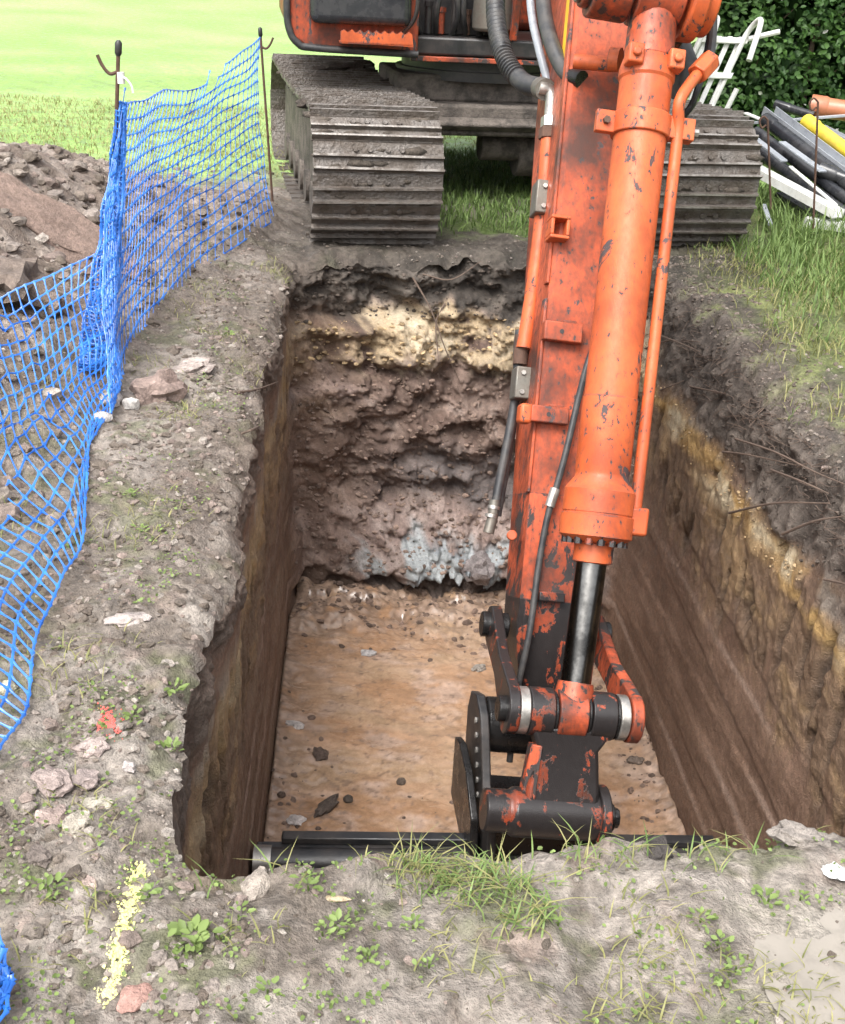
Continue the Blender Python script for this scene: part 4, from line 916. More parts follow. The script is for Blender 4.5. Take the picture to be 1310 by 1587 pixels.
bar('plastic_strip', A(1184, 318, 8.1), A(1194, 348, 7.75), .03, .02, 'greyp', 'small grey offcut standing in the grass near the track', 'strip', G1)
for (x0, y0, x1, y1, Y, lab) in ((1190, 186, 1199, 300, 7.9, 'thin rusty rod standing in front of the left end of the scrap heap'), (1268, 158, 1264, 358, 7.55, 'rusty rod with a looped top standing in front of the yellow pipe')):
    p = A(x1, y1, Y); q_ = A(x0, y0, Y); e = empty('steel_rod', p, lab, 'steel rod'); b = MB(); b.tube([p-Zv*.1, q_], .007, 8); b.build('shaft', 'rust', e)
    b = MB(); b.tube(spline([q_, q_+Vector((-.03, 0, .02)), q_+Vector((-.05, 0, -.01)), q_+Vector((-.03, 0, -.05)), q_+Vector((-.004, 0, -.03))], 4), .006, 8); b.build('loop', 'rust', e)
# white slatted chair tipped against the hedge
ch = empty('garden_chair', A(1095, 175, 9.6), 'white plastic slatted garden chair tipped against the hedge', 'chair')
c0 = A(1076, 176, 9.6); ux = Vector((.97, .24, 0)); uy = Vector((.34, .25, .90)).normalized(); un = ux.cross(uy).normalized()
if un.y > 0: un = -un
for i in range(4):
    b = MB(); b.box(c0+ux*(-.20+i*.095), ux*.042, uy*.62, un*.02); b.build('slat', 'white', ch, .005)
for s in (0, .28, .56):
    b = MB(); b.box(c0+ux*(-.24)+uy*s+un*.021, ux*.40, uy*.05, un*.03); b.build('crossbar', 'white', ch, .006)
for i in (-.24, .12):
    b = MB(); b.tube(spline([c0+ux*i+uy*.0, c0+ux*i+uy*.45+un*.03, c0+ux*i+uy*.66+un*.06, c0+ux*i+uy*.72+un*.20, c0+ux*i+uy*.40+un*.30], 6), .022, 10); b.build('arm_rest', 'white', ch)
b = MB(); b.tube([c0+ux*.15+uy*.6+un*.05, c0+ux*.36+uy*.66+un*.1], .02, 8); b.build('leg', 'white', ch)
b = MB(); b.tube([c0+ux*.1+uy*.1+un*.05-Zv*.35, c0+ux*.22+uy*.2+un*.1], .02, 8); b.build('leg', 'white', ch)

def leaf_cloud(name, pts, nrm, size, colv, parent=None, origin=(0, 0, 0), mat='hedge', asp=.62):
    """six sided folded leaves at pts"""
    n = len(pts); nrm = nrm/np.linalg.norm(nrm, axis=1)[:, None]
    t = rng.normal(size=(n, 3)); t -= nrm*(t*nrm).sum(1)[:, None]; t /= np.linalg.norm(t, axis=1)[:, None]; s = np.cross(nrm, t)
    sz = size[:, None]; L = [(-.5, 0, 0), (-.15, -asp*.5, .10), (.25, -asp*.38, .06), (.5, 0, -.05), (.25, asp*.38, .06), (-.15, asp*.5, .10), (.05, 0, -.04)]
    V = np.stack([pts+t*sz*a+s*sz*b+nrm*sz*c for a, b, c in L], 1).reshape(-1, 3)
    tri = np.array([(0, 1, 6), (1, 2, 6), (2, 3, 6), (3, 4, 6), (4, 5, 6), (5, 0, 6)]); F = (np.arange(n)[:, None, None]*7+tri[None]).reshape(-1, 3)
    me = npmesh(name, V-np.array(origin), None, F, np.repeat(colv, 7)[:, None].repeat(3, 1), False)
    return link(name, me, mat, parent)
hed = empty('hedge', (4.2, 11.6, 0), 'dense dark green hedge behind the scrap heap', 'hedge')
nL = 26000
u = rng.uniform(0, 1, nL); ang = rng.uniform(-.1, math.pi*.95, nL)
hx = 2.15+u*6.2; hr = .95+.30*fbm(hx*1.1, ang*1.3, 3., 4)+.12*fbm(hx*4, ang*4, 8., 3)
rr = hr*(1-np.abs(rng.normal(0, .13, nL))); endf = np.clip((hx-2.0)/.5, .15, 1)**.5
py = 11.3+.25*(hx-2.3)*0-np.sin(ang*0+math.pi/2)*0
zz = rng.uniform(0, 2.9, nL)
front = 10.55+.30*fbm(hx*1.2, zz*1.2, 2., 4)+.14*fbm(hx*4.5, zz*4.5, 5., 3)+.25*ss(2.2, 2.9, zz)+(1-endf)*.8
pyy = front+np.abs(rng.normal(0, .16, nL))
lobes = fbm(hx*3.0, zz*3.0, pyy*3.0, 3)
pts = np.stack([hx+rng.normal(0, .03, nL), pyy, zz+.05], 1)
keepm = lobes > -.45
nrm = np.stack([rng.normal(0, .5, nL), -np.ones(nL)*.7+rng.normal(0, .5, nL), .6+rng.normal(0, .5, nL)], 1)
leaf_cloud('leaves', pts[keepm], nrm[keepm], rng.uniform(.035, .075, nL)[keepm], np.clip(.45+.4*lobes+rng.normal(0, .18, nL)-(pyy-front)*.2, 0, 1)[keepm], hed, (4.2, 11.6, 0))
nF = 160; i_ = rng.choice(np.where(keepm)[0], nF); leaf_cloud('blossom', pts[i_]+np.array([0, -.05, .03]), nrm[i_], rng.uniform(.03, .06, nF), np.ones(nF), hed, (4.2, 11.6, 0), 'flower', .9)
for i in range(9):
    x = 2.7+i*.6; y = 11.2+random.uniform(-.1, .2); b = MB(); top_ = Vector((x+random.uniform(-.3, .3), y, 2.6))
    pth = spline([(x, y, -.05), (x+random.uniform(-.1, .1), y-.05, .8), (x+random.uniform(-.2, .2), y-.1, 1.7), top_], 4); b.tube(pth, [.035*(1-.8*k/(len(pth)-1)) for k in range(len(pth))], 8)
    for k in range(4):
        a = pth[3+k*2]; b.tube([a, a+Vector((random.uniform(-.4, .4), -.35, .3))], [.012, .004], 5)
    b.build('trunk', 'twig', hed)
# leafy core that keeps daylight from shining through the hedge
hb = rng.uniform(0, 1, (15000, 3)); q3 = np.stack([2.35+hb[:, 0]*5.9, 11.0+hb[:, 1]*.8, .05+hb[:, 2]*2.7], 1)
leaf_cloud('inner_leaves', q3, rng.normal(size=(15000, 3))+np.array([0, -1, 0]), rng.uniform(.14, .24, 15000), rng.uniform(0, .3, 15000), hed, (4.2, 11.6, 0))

# ================================================================== LOOSE SOIL, STONES, PLANTS, GRASS
_ico = {}
def ico(sub):
    if sub not in _ico:
        bm = bmesh.new(); bmesh.ops.create_icosphere(bm, subdivisions=sub, radius=1.0); _ico[sub] = (np.array([v.co[:] for v in bm.verts], np.float32), np.array([[v.index for v in f.verts] for f in bm.faces])); bm.free()
    return _ico[sub]
def clods(name, P, R, cols, label, sub=1, mat='clod', flat=.65):
    V0, F0 = ico(sub); n = len(P); nv = len(V0)
    q = rng.normal(size=(n, 4)); q /= np.linalg.norm(q, axis=1)[:, None]; a, b, c, d = q.T
    M_ = np.stack([1-2*(c*c+d*d), 2*(b*c-a*d), 2*(b*d+a*c), 2*(b*c+a*d), 1-2*(b*b+d*d), 2*(c*d-a*b), 2*(b*d-a*c), 2*(c*d+a*b), 1-2*(b*b+c*c)], 1).reshape(n, 3, 3)
    sc = rng.uniform(.6, 1.25, (n, 1, 3)); seed = rng.uniform(0, 100, (n, 1))
    base = V0[None]*sc; nz = fbm(V0[None, :, 0]*1.5+seed, V0[None, :, 1]*1.5, V0[None, :, 2]*1.5+seed, 2)
    base = base*(1+.38*nz)[..., None]; W_ = np.einsum('nij,nkj->nki', M_, base)*R[:, None, None]; W_[..., 2] *= flat
    V = (W_+P[:, None]).reshape(-1, 3); F = (np.arange(n)[:, None, None]*nv+F0[None]).reshape(-1, 3)
    C = np.repeat(cols, nv, 0)*(1+.25*nz.reshape(-1, 1)); me = npmesh(name, V, None, F, np.clip(C, .01, 1)); me.set_sharp_from_angle(angle=R_(32))
    o = link(name, me, mat); return tag(o, label, None, None, 'stuff')
PAL = .88*np.array([(.15, .12, .097), (.205, .168, .138), (.26, .22, .187), (.315, .268, .235), (.28, .22, .19), (.38, .335, .295), (.175, .143, .115)])
def pick(n, p=None): return PAL[rng.choice(len(PAL), n, p=p)]*rng.uniform(.85, 1.15, (n, 1))
def scatter(n, box, dens, rmin, rmax, power=2.5):
    out = []; 
    while len(out) < n:
        x = rng.uniform(box[0], box[1]); y = rng.uniform(box[2], box[3])
        if rng.uniform() > dens(x, y): continue
        z = gz(x, y)
        if z is None or z < -.09: continue
        out.append((x, y, z, rmin+(rmax-rmin)*rng.uniform()**power))
    return np.array(out)
def inpit(x, y): return -.62 < x < 1.35 and 1.85 < y < 6.4
# left bank and foreground crumbs
a = scatter(5000, (-1.7, 1.9, 1.15, 7.2), lambda x, y: 0 if inpit(x, y) else (.15+.85*max(0, vn(x*2.2, y*2.2, 51)+.25))*(1.0 if x < .2 else .45), .003, .013, 3.2)
clods('soil_crumbs', a[:, :3], a[:, 3], pick(len(a)), 'small crumbs of mud strewn over the banks of the trench', 1)
a = scatter(2200, (-1.05, -.45, 2.2, 5.9), lambda x, y: .2+.8*max(0, vn(x*3, y*3, 53)+.2), .004, .020, 2.8)
clods('bank_crumbs', a[:, :3], a[:, 3], pick(len(a), [.2, .2, .15, .1, .2, .05, .1]), 'crumbly brown soil along the left edge of the trench', 1)
a = scatter(1000, (-.8, -.25, 1.22, 2.2), lambda x, y: .15+.85*max(0, vn(x*4, y*4, 57)+.1), .004, .020, 3.0)
clods('rubble_crumbs', a[:, :3], a[:, 3], pick(len(a), [.1, .15, .2, .25, .1, .15, .05]), 'broken pale clods in the front left corner', 1)
# spoil heap
a = scatter(5500, (-3.6, -1.02, 2.6, 9.0), lambda x, y: min(1, .12+3.2*float(spoil_h(np.float32(x), np.float32(y)))), .006, .045, 3.4)
clods('spoil_clods', a[:, :3], a[:, 3], pick(len(a), [.12, .2, .26, .16, .16, .03, .07]), 'heaped clods of dug soil behind the blue mesh', 2)
# right bank and end edge
a = scatter(2600, (1.2, 2.2, 2.6, 6.9), lambda x, y: max(.05, 1.0-(x-1.3)*1.6), .003, .016, 2.8)
clods('topsoil_crumbs', a[:, :3], a[:, 3], pick(len(a), [.4, .2, .1, .05, .05, .0, .2]), 'dark crumbly topsoil along the right edge of the trench', 1)
# crumbs on the trench floor
fp = []
while len(fp) < 1300:
    x = rng.uniform(-.75, 1.2); y = rng.uniform(3.4, 6.3)
    wgt = max(0.04, 1-abs(x+.72+.06*(y-4)*.5)/.45)*ss(5.2, 3.6, np.float32(y))+.9*ss(5.4, 6.2, np.float32(y))+.6*(abs(x-1.2+.08*(y-4)) < .12)+.45*(abs(x+.70+.06*(y-4)) < .08)
    if rng.uniform() > wgt: continue
    fp.append((x, y, fzz(x, y), .004+.024*rng.uniform()**3.5))
fp = np.array(fp); clods('floor_crumbs', fp[:, :3], fp[:, 3], np.array([(.13, .09, .07)])*rng.uniform(.7, 1.9, (len(fp), 1)), 'dark crumbs of clay fallen on the trench floor', 1)
# crumbs caught on the walls
wp = []
for _ in range(5200):
    px, py = (rng.uniform(455, 830), rng.uniform(400, 890)) if rng.uniform() < .55 else (rng.uniform(980, 1310), rng.uniform(420, 900))
    h = hit(px, py, (bw_t,)); 
    if h is None or h[0] is None: continue
    hg = hit(px, py, (bg_t,))
    if hg is not None and hg[3] < h[3]: continue
    if h[0].y < 5.9 and -h[0].z > .55: continue
    wp.append((*h[0], (.004+.018*rng.uniform()**3)*(1.0 if h[0].y > 5.9 else .55), -h[0].z))
wp = np.array(wp); dd_ = wp[:, 4]; wc = np.where((dd_ < .36)[:, None], np.array([[.085, .068, .056]]), np.where((dd_ < .62)[:, None], np.array([[.36, .26, .15]]), np.array([[.21, .15, .12]])))
clods('wall_crumbs', wp[:, :3], wp[:, 3], wc*rng.uniform(.6, 1.5, (len(wp), 1)), 'loose crumbs clinging to the cut sides of the trench', 1)

# ---- single stones and lumps
def stone(name, px, py, wpx, colr, label, cat_='stone', sq=(1, .85, .6), seed=1, amp=.4, sub=3, group=None, sink=.3, fr=1.5):
    h = hit(px, py); p = h[0]; k = (p-CAM).dot(fw); r = wpx/2*k/FPX
    me = stone_mesh(name, (0, 0, 0), r, seed, colr, sub, sq, amp, fr); me.transform(Matrix.Rotation(seed*1.3, 4, 'Z'))
    o = link(name, me, 'clod'); o.location = p+Vector((0, 0, r*sq[2]*(1-2*sink)*.6)); tag(o, label, cat_, group); return o
stone('soil_lump', 246, 615, 78, (.30, .225, .195), 'big brown lump of clay on the left bank beside the mesh', 'clay lump', (1.05, .8, .78), 3, .45)
stone('pale_stone', 203, 630, 27, (.50, .47, .44), 'small pale stone touching the big clay lump', 'stone', (1, .8, .8), 5, .25)
stone('pale_stone', 172, 622, 40, (.48, .44, .42), 'flat pale stone left of the big clay lump under the mesh', 'stone', (1.2, .8, .5), 6, .3)
stone('pale_stone', 160, 648, 26, (.46, .43, .42), 'small pale stone at the bottom edge of the mesh', 'stone', (1.1, .8, .6), 7, .3)
stone('clay_clod', 300, 572, 55, (.42, .355, .32), 'flat pale clod above the big clay lump', 'clay lump', (1.3, .9, .35), 8, .5)
stone('clay_clod', 82, 1212, 62, (.36, .29, .265), 'largest pinkish grey clod on the rubble at the lower left', 'clay lump', (1, .8, .5), 9, .5)
stone('clay_clod', 145, 1160, 48, (.42, .34, .31), 'pinkish clod just below the red paint mark', 'clay lump', (1, .8, .5), 10, .5)
stone('clay_clod', 130, 1210, 48, (.33, .27, .25), 'grey clod right of the largest pinkish clod', 'clay lump', (1, .8, .5), 19, .5)
stone('clay_clod', 120, 1281, 46, (.46, .41, .34), 'cream coloured clod among the rubble', 'clay lump', (1.1, .8, .55), 11, .5)
stone('clay_clod', 153, 1250, 42, (.44, .40, .33), 'yellowish clod above the cream coloured one', 'clay lump', (1, .8, .6), 12, .45)
stone('clay_clod', 75, 1272, 50, (.40, .31, .275), 'pale pink clod left of the cream coloured one', 'clay lump', (1.1, .8, .5), 13, .5)
stone('clay_clod', 200, 1190, 22, (.46, .41, .39), 'small white clod right of the pinkish clods', 'clay lump', (1, .8, .6), 14, .4)
stone('brick_piece', 212, 1547, 56, (.40, .24, .20), 'flat pinkish brick piece beside the lower end of the yellow line', 'brick piece', (1, .9, .35), 15, .3)
stone('clay_clod', 137, 1372, 34, (.40, .31, .27), 'flat pink clod left of the top of the yellow line', 'clay lump', (1.2, .7, .4), 16, .4)
stone('pale_stone', 12, 1070, 30, (.58, .54, .40), 'cream stone lying on the blue mesh at the left edge', 'stone', (1, .85, .8), 17, .2)
stone('clay_clod', 400, 1378, 62, (.36, .31, .265), 'smooth pale clod on the near edge of the trench', 'clay lump', (1.2, .8, .5), 18, .35)
stone('clay_clod', 60, 1330, 40, (.20, .165, .145), 'dark clod below the pale pink clod', 'clay lump', (1, .9, .6), 21, .5)
stone('clay_clod', 200, 960, 44, (.44, .38, .35), 'whitish flat clod halfway along the left bank', 'clay lump', (1.4, .8, .25), 22, .5)
stone('clay_clod', 15, 450, 120, (.19, .15, .125), 'large dark lump of soil on the heap at the left edge', 'clay lump', (1.2, .9, .6), 23, .55)
stone('clay_clod', 68, 478, 60, (.25, .20, .17), 'grey lump of soil just behind the slumped mesh', 'clay lump', (1, .9, .7), 24, .5)
stone('clay_clod', 505, 1252, 38, (.11, .085, .07), 'dark lump of clay on the trench floor left of the bucket', 'clay lump', (1.4, .6, .5), 25, .5)
stone('clay_clod', 540, 1240, 16, (.10, .08, .065), 'small round dark lump at the right end of the floor lump', 'clay lump', (1, 1, .8), 26, .2)
stone('clay_clod', 622, 1213, 15, (.13, .10, .08), 'single round pebble of clay in the middle of the trench floor', 'clay lump', (1, 1, .8), 27, .2)
stone('clay_clod', 497, 1170, 28, (.14, .10, .08), 'dark crumbly lump on the trench floor near its left side', 'clay lump', (1, .8, .5), 28, .5)
stone('pale_stone', 570, 1013, 20, (.50, .47, .46), 'flat white stone in the middle of the trench floor', 'stone', (1.3, .8, .4), 29, .25)
stone('pale_stone', 458, 1125, 22, (.55, .50, .47), 'white chip of clay against the left foot of the trench wall', 'stone', (.8, 1.3, .35), 30, .4)
stone('pale_stone', 458, 1272, 26, (.58, .52, .49), 'white chip of clay on the floor in front of the bucket corner', 'stone', (1, 1, .35), 31, .4)
stone('clay_clod', 742, 1037, 20, (.34, .30, .26), 'grey lump on the floor left of the arm links', 'clay lump', (1.2, .8, .5), 32, .5)
stone('clay_clod', 740, 885, 55, (.24, .21, .205), 'grey lump at the foot of the end wall beside the arm', 'clay lump', (1.1, .8, .8), 33, .55)
stone('clay_clod', 985, 1180, 22, (.20, .155, .125), 'small lump on the floor to the right of the bucket link', 'clay lump', (1.2, .8, .5), 34, .5)
stone('clay_clod', 1020, 1320, 46, (.075, .065, .06), 'dark lump of soil on the near edge right of the bucket', 'clay lump', (1.2, .8, .6), 35, .5)
stone('clay_clod', 1240, 1300, 60, (.30, .265, .235), 'pale lump on the near edge at the right', 'clay lump', (1.5, .8, .5), 36, .5)
stone('plastic_scrap', 1292, 1350, 50, (.75, .76, .76), 'torn white plastic scrap at the right edge of the photo', 'plastic scrap', (.7, 1.2, .25), 37, .5, 3)
stone('plank_chip', 515, 1393, 40, (.50, .40, .27), 'small pale wood chip on the mud near the trench edge', 'wood chip', (1.5, .3, .18), 0, .1)
# smooth slab of clay on the heap
sb = hit(62, 352)[0]+Vector((0, -.05, .03)); me = stone_mesh('clay_slab', (0, 0, 0), .42, 61, (.235, .17, .14), 5, (1.0, .34, .09), .42, 1.7, spread=.2); me.transform(Matrix.Rotation(R_(30), 4, 'Y') @ Matrix.Rotation(R_(38), 4, 'X'))
o = link('clay_slab', me, 'clod'); o.location = sb; tag(o, 'smooth tilted slab of brown clay on the soil heap', 'clay slab')

# ---- roots hanging out of the topsoil
def root(pts_, r=.004, parent=wall, name='root'):
    P = []
    for px, py, off in pts_:
        h = hit(px, py); P.append(h[0]-ray(px, py).normalized()*off)
    b = MB(); sp_ = spline(P, 6); b.tube(sp_, [r*(1-.6*i/len(sp_)) for i in range(len(sp_))], 6); return b.build(name, 'twig', parent)
for pts_ in ([(1000, 540, .03), (1040, 527, .10), (1085, 530, .05)], [(1010, 515, .03), (1050, 530, .12), (1085, 545, .05)], [(1066, 598, .03), (1100, 605, .08), (1118, 608, .05)], [(1140, 680, .02), (1200, 700, .14), (1260, 730, .12), (1308, 750, .05)],
             [(1195, 728, .03), (1240, 745, .15), (1285, 765, .05)], [(1130, 795, .03), (1200, 780, .16), (1285, 780, .06)], [(1212, 828, .03), (1262, 808, .15), (1308, 800, .04)], [(1010, 610, .02), (1035, 600, .06), (1060, 590, .03)], [(1120, 700, .02), (1160, 705, .07), (1230, 720, .04)],
             [(640, 430, .03), (668, 480, .12), (690, 540, .14), (712, 590, .06)], [(655, 425, .02), (700, 433, .08), (745, 405, .04)], [(690, 470, .02), (676, 500, .05), (680, 560, .03)], [(370, 608, .02), (400, 603, .06), (430, 592, .10)], [(375, 672, .02), (395, 664, .06), (412, 655, .08)], [(1278, 898, .02), (1310, 905, .1), (1330, 912, .1)]):
    root(pts_, .0055)
for _ in range(150):
    px, py = (rng.uniform(1020, 1310), 0) ; py = 420+(px-1020)*1.15+rng.uniform(0, 120)
    h = hit(px, py)
    if h and -h[0].z < .4 and h[0].x > .9: root([(px, py, .01), (px+rng.uniform(-20, 20), py+rng.uniform(-4, 12), .04), (px+rng.uniform(-35, 35), py+rng.uniform(0, 25), .02)], .0018)

# ---- grass blades
def blades(name, B, h, lean, wd, colv, mat, label=None, parent=None, dirv=None):
    n = len(B); a = rng.uniform(0, 2*math.pi, n); d = np.stack([np.cos(a), np.sin(a), 0*a], 1)
    if dirv is not None: d = d*.8+np.array(dirv); d /= np.linalg.norm(d, axis=1)[:, None]
    s = np.stack([-d[:, 1], d[:, 0], 0*a], 1); H_ = h[:, None]; up = np.array([[0, 0, 1.]]); L_ = lean[:, None]; w_ = wd[:, None]; V = []
    for t, ww in ((0, .8), (.35, 1.0), (.7, .75)):
        c = B+up*H_*(t-.35*L_*t*t)+d*H_*L_*t*t; V += [c-s*w_*ww*.5, c+s*w_*ww*.5]
    V.append(B+up*H_*(1-.35*L_)+d*H_*L_)
    V = np.stack(V, 1).reshape(-1, 3); o7 = np.arange(n)[:, None, None]*7
    F4 = (o7+np.array([(0, 1, 3, 2), (2, 3, 5, 4)])[None]).reshape(-1, 4); F3 = (o7[:, 0]+np.array([[4, 5, 6]]))
    me = npmesh(name, V, F4, F3, np.repeat(colv, 7)[:, None].repeat(3, 1))
    o = link(name, me, mat, parent)
    if label: tag(o, label, None, None, 'stuff')
    return o
def gscatter(n, box, dens):
    out = []; tries = 0
    while len(out) < n and tries < n*40:
        tries += 1; x = rng.uniform(box[0], box[1]); y = rng.uniform(box[2], box[3])
        if rng.uniform() > dens(x, y): continue
        z = gz(x, y)
        if z is None or z < -.10: continue
        out.append((x, y, z-.004))
    return np.array(out)
U_ = rng.uniform
P = gscatter(9000, (1.75, 4.2, 5.4, 9.2), lambda x, y: float(ss(5.2, 6.6, np.float32(y+(x-1.9)*1.1)))*(.5+.5*vn(x*3, y*3, 71))*(0 if (y > 7.4 and x < 2.15) else 1))
blades('tall_grass', P, U_(.05, .14, len(P))+.16*ss(6.4, 7.4, P[:, 1])*U_(0, 1, len(P)), U_(.2, .9, len(P)), U_(.005, .010, len(P)), U_(.1, .9, len(P)), 'grass', 'long green grass in front of the scrap heap')
P = gscatter(11000, (1.25, 3.6, 2.2, 7.2), lambda x, y: float(ss(.02, .55, np.float32(x-1.40+.40*vn(x*2.2, y*2.2, 72))))*(.35+.65*max(0, vn(x*5, y*5, 73)+.4)))
blades('bank_grass', P, U_(.03, .11, len(P)), U_(.4, 1.2, len(P)), U_(.003, .006, len(P)), U_(.2, 1, len(P)), 'drygrass', 'short trampled grass on the right bank')
P = gscatter(7000, (1.3, 3.4, 2.4, 7.2), lambda x, y: float(ss(.15, .7, np.float32(x-1.50+.50*vn(x*2.6, y*2.6, 74)))))
blades('bank_turf', P, U_(.04, .12, len(P)), U_(.3, 1.0, len(P)), U_(.004, .007, len(P)), U_(.2, .8, len(P)), 'grass', 'green turf on the right bank')
P = gscatter(9000, (-.15, 1.45, 7.05, 10.5), lambda x, y: float(ss(7.0, 7.5, np.float32(y+.3*vn(x*3, y*3, 75))))*(1 if y > 7.5 else .55))
blades('machine_grass', P, U_(.03, .13, len(P)), U_(.2, 1.0, len(P)), U_(.004, .009, len(P)), U_(0, .8, len(P)), 'grass', 'patch of grass growing between the excavator tracks')
P = gscatter(14000, (-5.0, 1.0, 8.2, 13.0), lambda x, y: .8*float(ss(8.3, 9.2, np.float32(y+.6*vn(x*1.2, y*1.2, 76))))*(.3+.7*max(0, vn(x*2.5, y*2.5, 77)+.4))*(0 if float(spoil_h(np.float32(x), np.float32(y))) > .09 else 1))
blades('meadow_grass', P, U_(.02, .07, len(P)), U_(.3, 1.1, len(P)), U_(.005, .009, len(P)), U_(.5, 1, len(P)), 'drygrass', 'short bright meadow grass beyond the soil heap')
P = gscatter(3000, (-1.6, 1.4, 1.15, 6.4), lambda x, y: 0 if inpit(x, y) else max(0, vn(x*3.2, y*3.2, 78)-.05)*1.6)
blades('sparse_grass', P, U_(.012, .05, len(P)), U_(.5, 1.5, len(P)), U_(.0018, .0038, len(P)), U_(.1, 1, len(P)), 'drygrass', 'thin wisps of grass trodden into the mud')
# tufts along the near edge
Q = []
for (px, py, n, sp_) in ((550, 1328, 22, 26), (660, 1360, 55, 60), (720, 1370, 60, 60), (770, 1375, 50, 55), (820, 1395, 45, 60), (800, 1430, 30, 50), (870, 1310, 16, 40), (740, 1320, 14, 30), (960, 1320, 14, 50), (1080, 1325, 12, 50), (1170, 1310, 14, 40), (640, 1330, 14, 40), (330, 1370, 6, 40), (1200, 720, 60, 30), (1215, 660, 60, 40), (1100, 380, 120, 40), (900, 1330, 14, 40), (470, 1360, 8, 40)):
    for _ in range(n):
        x, y = px+rng.normal()*sp_*.5, py+rng.normal()*sp_*.3; h = hit(x, y, (bg_t,))
        if h is not None and h[0] is not None and h[0].z > -.08: Q.append(h[0][:])
P = np.array(Q)
blades('edge_grass', P, U_(.015, .06, len(P)), U_(.5, 1.7, len(P)), U_(.0022, .0045, len(P)), U_(.2, 1, len(P)), 'grass', 'tufts of grass overhanging the near edge of the trench')
P2 = P[rng.choice(len(P), len(P)*2//3)]+rng.normal(0, .008, (len(P)*2//3, 3))*np.array([1, 1, 0])
blades('edge_straw', P2, U_(.02, .07, len(P2)), U_(.7, 1.8, len(P2)), U_(.0018, .0035, len(P2)), U_(.3, 1, len(P2)), 'drygrass', 'straw coloured blades lying along the near edge')

# ---- weeds: scattered ground cover plus the plants one can pick out
W = []
for c in range(420):
    while True:
        x, y = rng.uniform(-.75, .85), rng.uniform(1.2, 2.9 if c % 3 else 5.5)
        if c % 3 == 0: x = rng.uniform(-1.0, -.5)
        if not inpit(x, y) and vn(x*3.1, y*3.1, 81) > -.15 and (gz(x, y) or -1) > -.08: break
    k = rng.integers(3, 9)
    for _ in range(k):
        xx, yy = x+rng.normal()*.016, y+rng.normal()*.016; z = gz(xx, yy)
        if z is not None and z > -.08: W.append((xx, yy, z+rng.uniform(.003, .016), rng.uniform(.004, .012)))
W = np.array(W); nn_ = rng.normal(0, .45, (len(W), 3)); nn_[:, 2] += 1
o = leaf_cloud('weed_cover', W[:, :3], nn_, W[:, 3], np.clip(rng.normal(.5, .3, len(W)), 0, 1), None, (0, 0, 0), 'weed', .75); tag(o, 'tiny weed leaves sprouting all over the muddy banks', None, None, 'stuff')
LEAF = leaf_cloud('leaf', np.zeros((1, 3)), np.array([[0, 0, 1.]]), np.ones(1), np.array([.75]), None, (0, 0, 0), 'weed', .55); LM = LEAF.data; bpy.data.objects.remove(LEAF)
LEAF2 = leaf_cloud('leaf', np.zeros((1, 3)), np.array([[0, 0, 1.]]), np.ones(1), np.array([.3]), None, (0, 0, 0), 'weed', .55); LM2 = LEAF2.data; bpy.data.objects.remove(LEAF2)
def weed(px, py, wpx, n, label, upr=.5):
    h = hit(px, py, (bg_t,))
    while h is None or h[0].z < -.09: py += 8; h = hit(px, py, (bg_t,))
    p = h[0]; k = (p-CAM).dot(fw); r = wpx/2*k/FPX; e = empty('weed_plant', p, label, 'weed', 'broad leaved weeds on the mud')
    n = int(n*1.6)
    for i in range(n):
        q = 2*math.pi*i/n+random.uniform(-.4, .4); d = random.uniform(.25, .9)*r; L_ = random.uniform(.32, .68)*r
        o = link('leaf', LM if random.random() < .65 else LM2, None, e); o.location = (math.cos(q)*d, math.sin(q)*d, random.uniform(.004, .012)+upr*r*random.uniform(.2, .7)); o.scale = (L_, L_, L_)
        o.rotation_euler = (random.uniform(-.5, .5), -random.uniform(.0, .7), q+random.uniform(-.5, .5))
    b = MB(); b.tube([p-Zv*.01, p+Zv*(upr*r*.4+.004)], .002, 5); b.build('stem', 'weed', e)
for (px, py, wpx, n, label) in ((268, 1072, 52, 12, 'leafy weed on the left rim above the other one'), (262, 1165, 50, 12, 'leafy weed on the left rim below the other one'), (205, 1118, 44, 9, 'low weed right of the red paint mark'), (75, 1380, 62, 10, 'broad weed on the rubble at the lower left'),
        (85, 1395, 40, 6, 'small weed touching the broad one at the lower left'), (232, 1390, 56, 9, 'weed growing through the top of the yellow line'), (478, 1380, 62, 9, 'bright green weed by the near edge, left of the wood chip'), (500, 1450, 40, 6, 'weed with pointed leaves below the wood chip'),
        (300, 1460, 90, 18, 'wide patch of weeds right of the yellow line'), (370, 1425, 50, 8, 'weed between the yellow line and the pale clod'), (520, 1440, 60, 10, 'yellowish weed in the middle foreground'), (570, 1490, 50, 9, 'round weed in the middle foreground'), (665, 1500, 40, 6, 'pair of leaves low in the middle foreground'),
        (1190, 1400, 60, 9, 'largest pale green weed at the lower right'), (1240, 1395, 40, 7, 'darker weed right of the largest pale green one'), (1085, 1430, 50, 9, 'upper weed of the trailing row at the lower right'), (1112, 1465, 50, 10, 'middle weed of the trailing row at the lower right'), (1140, 1505, 50, 9, 'lowest weed of the trailing row at the lower right'),
        (1195, 1300, 36, 6, 'weed on the near edge under the right trench wall'), (255, 1345, 36, 6, 'weed at the left corner of the near edge'), (415, 1540, 50, 8, 'weed close to the bottom of the photo left of centre'), (865, 1435, 36, 6, 'weed on the pale mud right of centre'), (355, 520, 30, 7, 'small bright weed high on the left bank'), (205, 770, 34, 7, 'dark weed by the hem of the mesh'),
        (220, 825, 34, 8, 'dark weed below the one by the mesh hem'), (640, 1440, 46, 8, 'weed below the straw tufts in the middle')):
    weed(px, py, wpx, n, label)

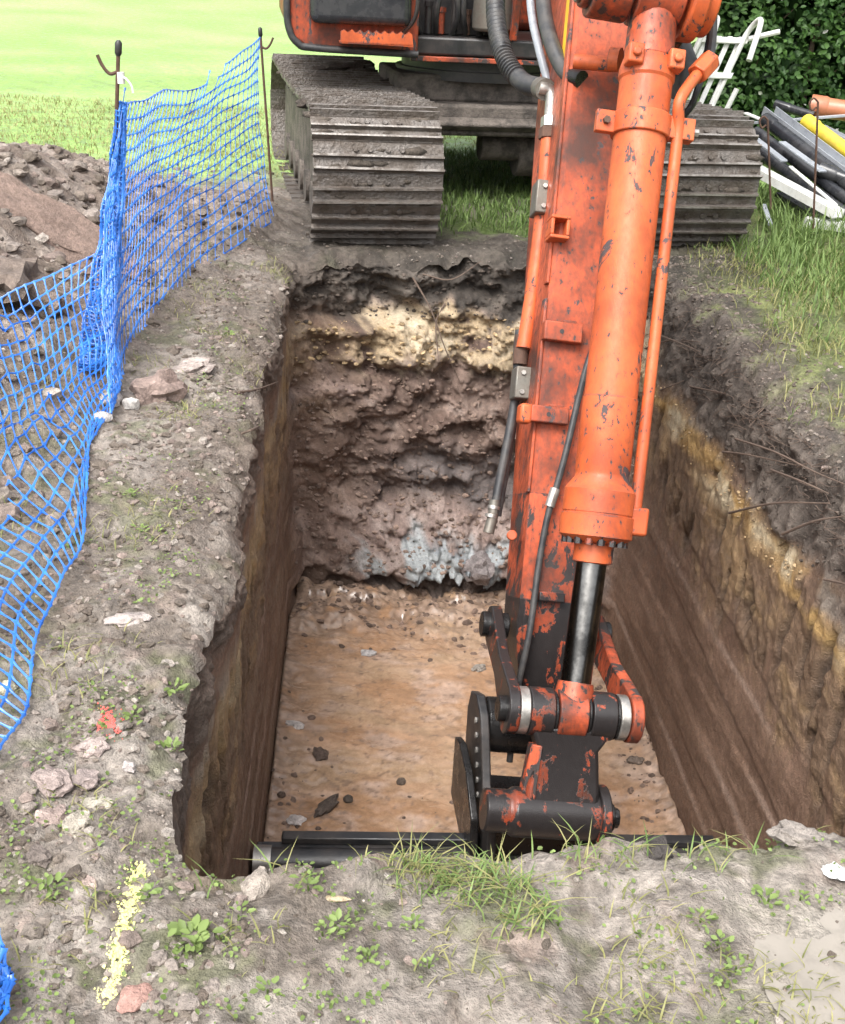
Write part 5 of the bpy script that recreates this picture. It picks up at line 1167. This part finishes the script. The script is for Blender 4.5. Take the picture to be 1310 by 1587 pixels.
# ---- spray paint marks
def spray(name, pts_, wpx, n, mat, label):
    V = []; F = []
    for _ in range(n):
        i = rng.integers(0, len(pts_)-1); t = rng.uniform(); px = pts_[i][0]*(1-t)+pts_[i+1][0]*t+rng.normal()*wpx*.26; py = pts_[i][1]*(1-t)+pts_[i+1][1]*t+rng.normal()*wpx*.2
        h = hit(px, py, (bg_t,))
        if h is None or h[0] is None or h[0].z < -.05 or vn(px*.09, py*.09, 5)+rng.normal()*.25 < -.12: continue
        r = rng.uniform(.0008, .0036); nrm_ = h[1] if h[1].z > 0 else -h[1]; x_ = nrm_.orthogonal().normalized(); y_ = nrm_.cross(x_); c = h[0]+nrm_*(.003+rng.uniform(0, .003)); b0 = len(V); m_ = 7
        V.append(c+nrm_*.0015)
        for k in range(m_): q = 2*math.pi*k/m_; rr_ = r*rng.uniform(.55, 1.25); V.append(c+x_*math.cos(q)*rr_+y_*math.sin(q)*rr_-nrm_*.002)
        F += [(b0, b0+1+k, b0+1+(k+1) % m_) for k in range(m_)]
    o = link(name, npmesh(name, np.array([v[:] for v in V]), None, np.array(F)), mat); tag(o, label, 'paint mark')
spray('paint_line', [(218, 1345), (205, 1390), (190, 1450), (182, 1500), (166, 1553)], 27, 2000, 'spray_y', 'sprayed yellow marking line on the mud at the lower left')
spray('paint_spot', [(160, 1108), (172, 1120), (168, 1134)], 36, 500, 'spray_r', 'faded red spray spot on the left bank')
# ---- wet slurry puddle at the right edge
c = atz(1330, 1490, .0); V = [c[:]]; F = []
gzs = [gz(c.x+.05*math.cos(i), c.y+.05*math.sin(i)) for i in range(6)]; zc = -.006
V = [(c.x, c.y, zc-.004)]; m_ = 48
for k in range(m_):
    q = 2*math.pi*k/m_; r = .19*(1+.2*vn(math.cos(q)*1.5, math.sin(q)*1.5, 90)); V.append((c.x+r*math.cos(q), c.y+r*1.05*math.sin(q), zc-.004))
F = [(0, 1+k, 1+(k+1) % m_) for k in range(m_)]
MT['puddle'] = plain_mat('pale_slurry', (.25, .225, .193), .12, 0, .12, 5, .05, .002)
tag(link('puddle', npmesh('puddle', np.array(V), None, np.array(F)), 'puddle'), 'pale puddle of slurry at the lower right', None, None, 'structure')
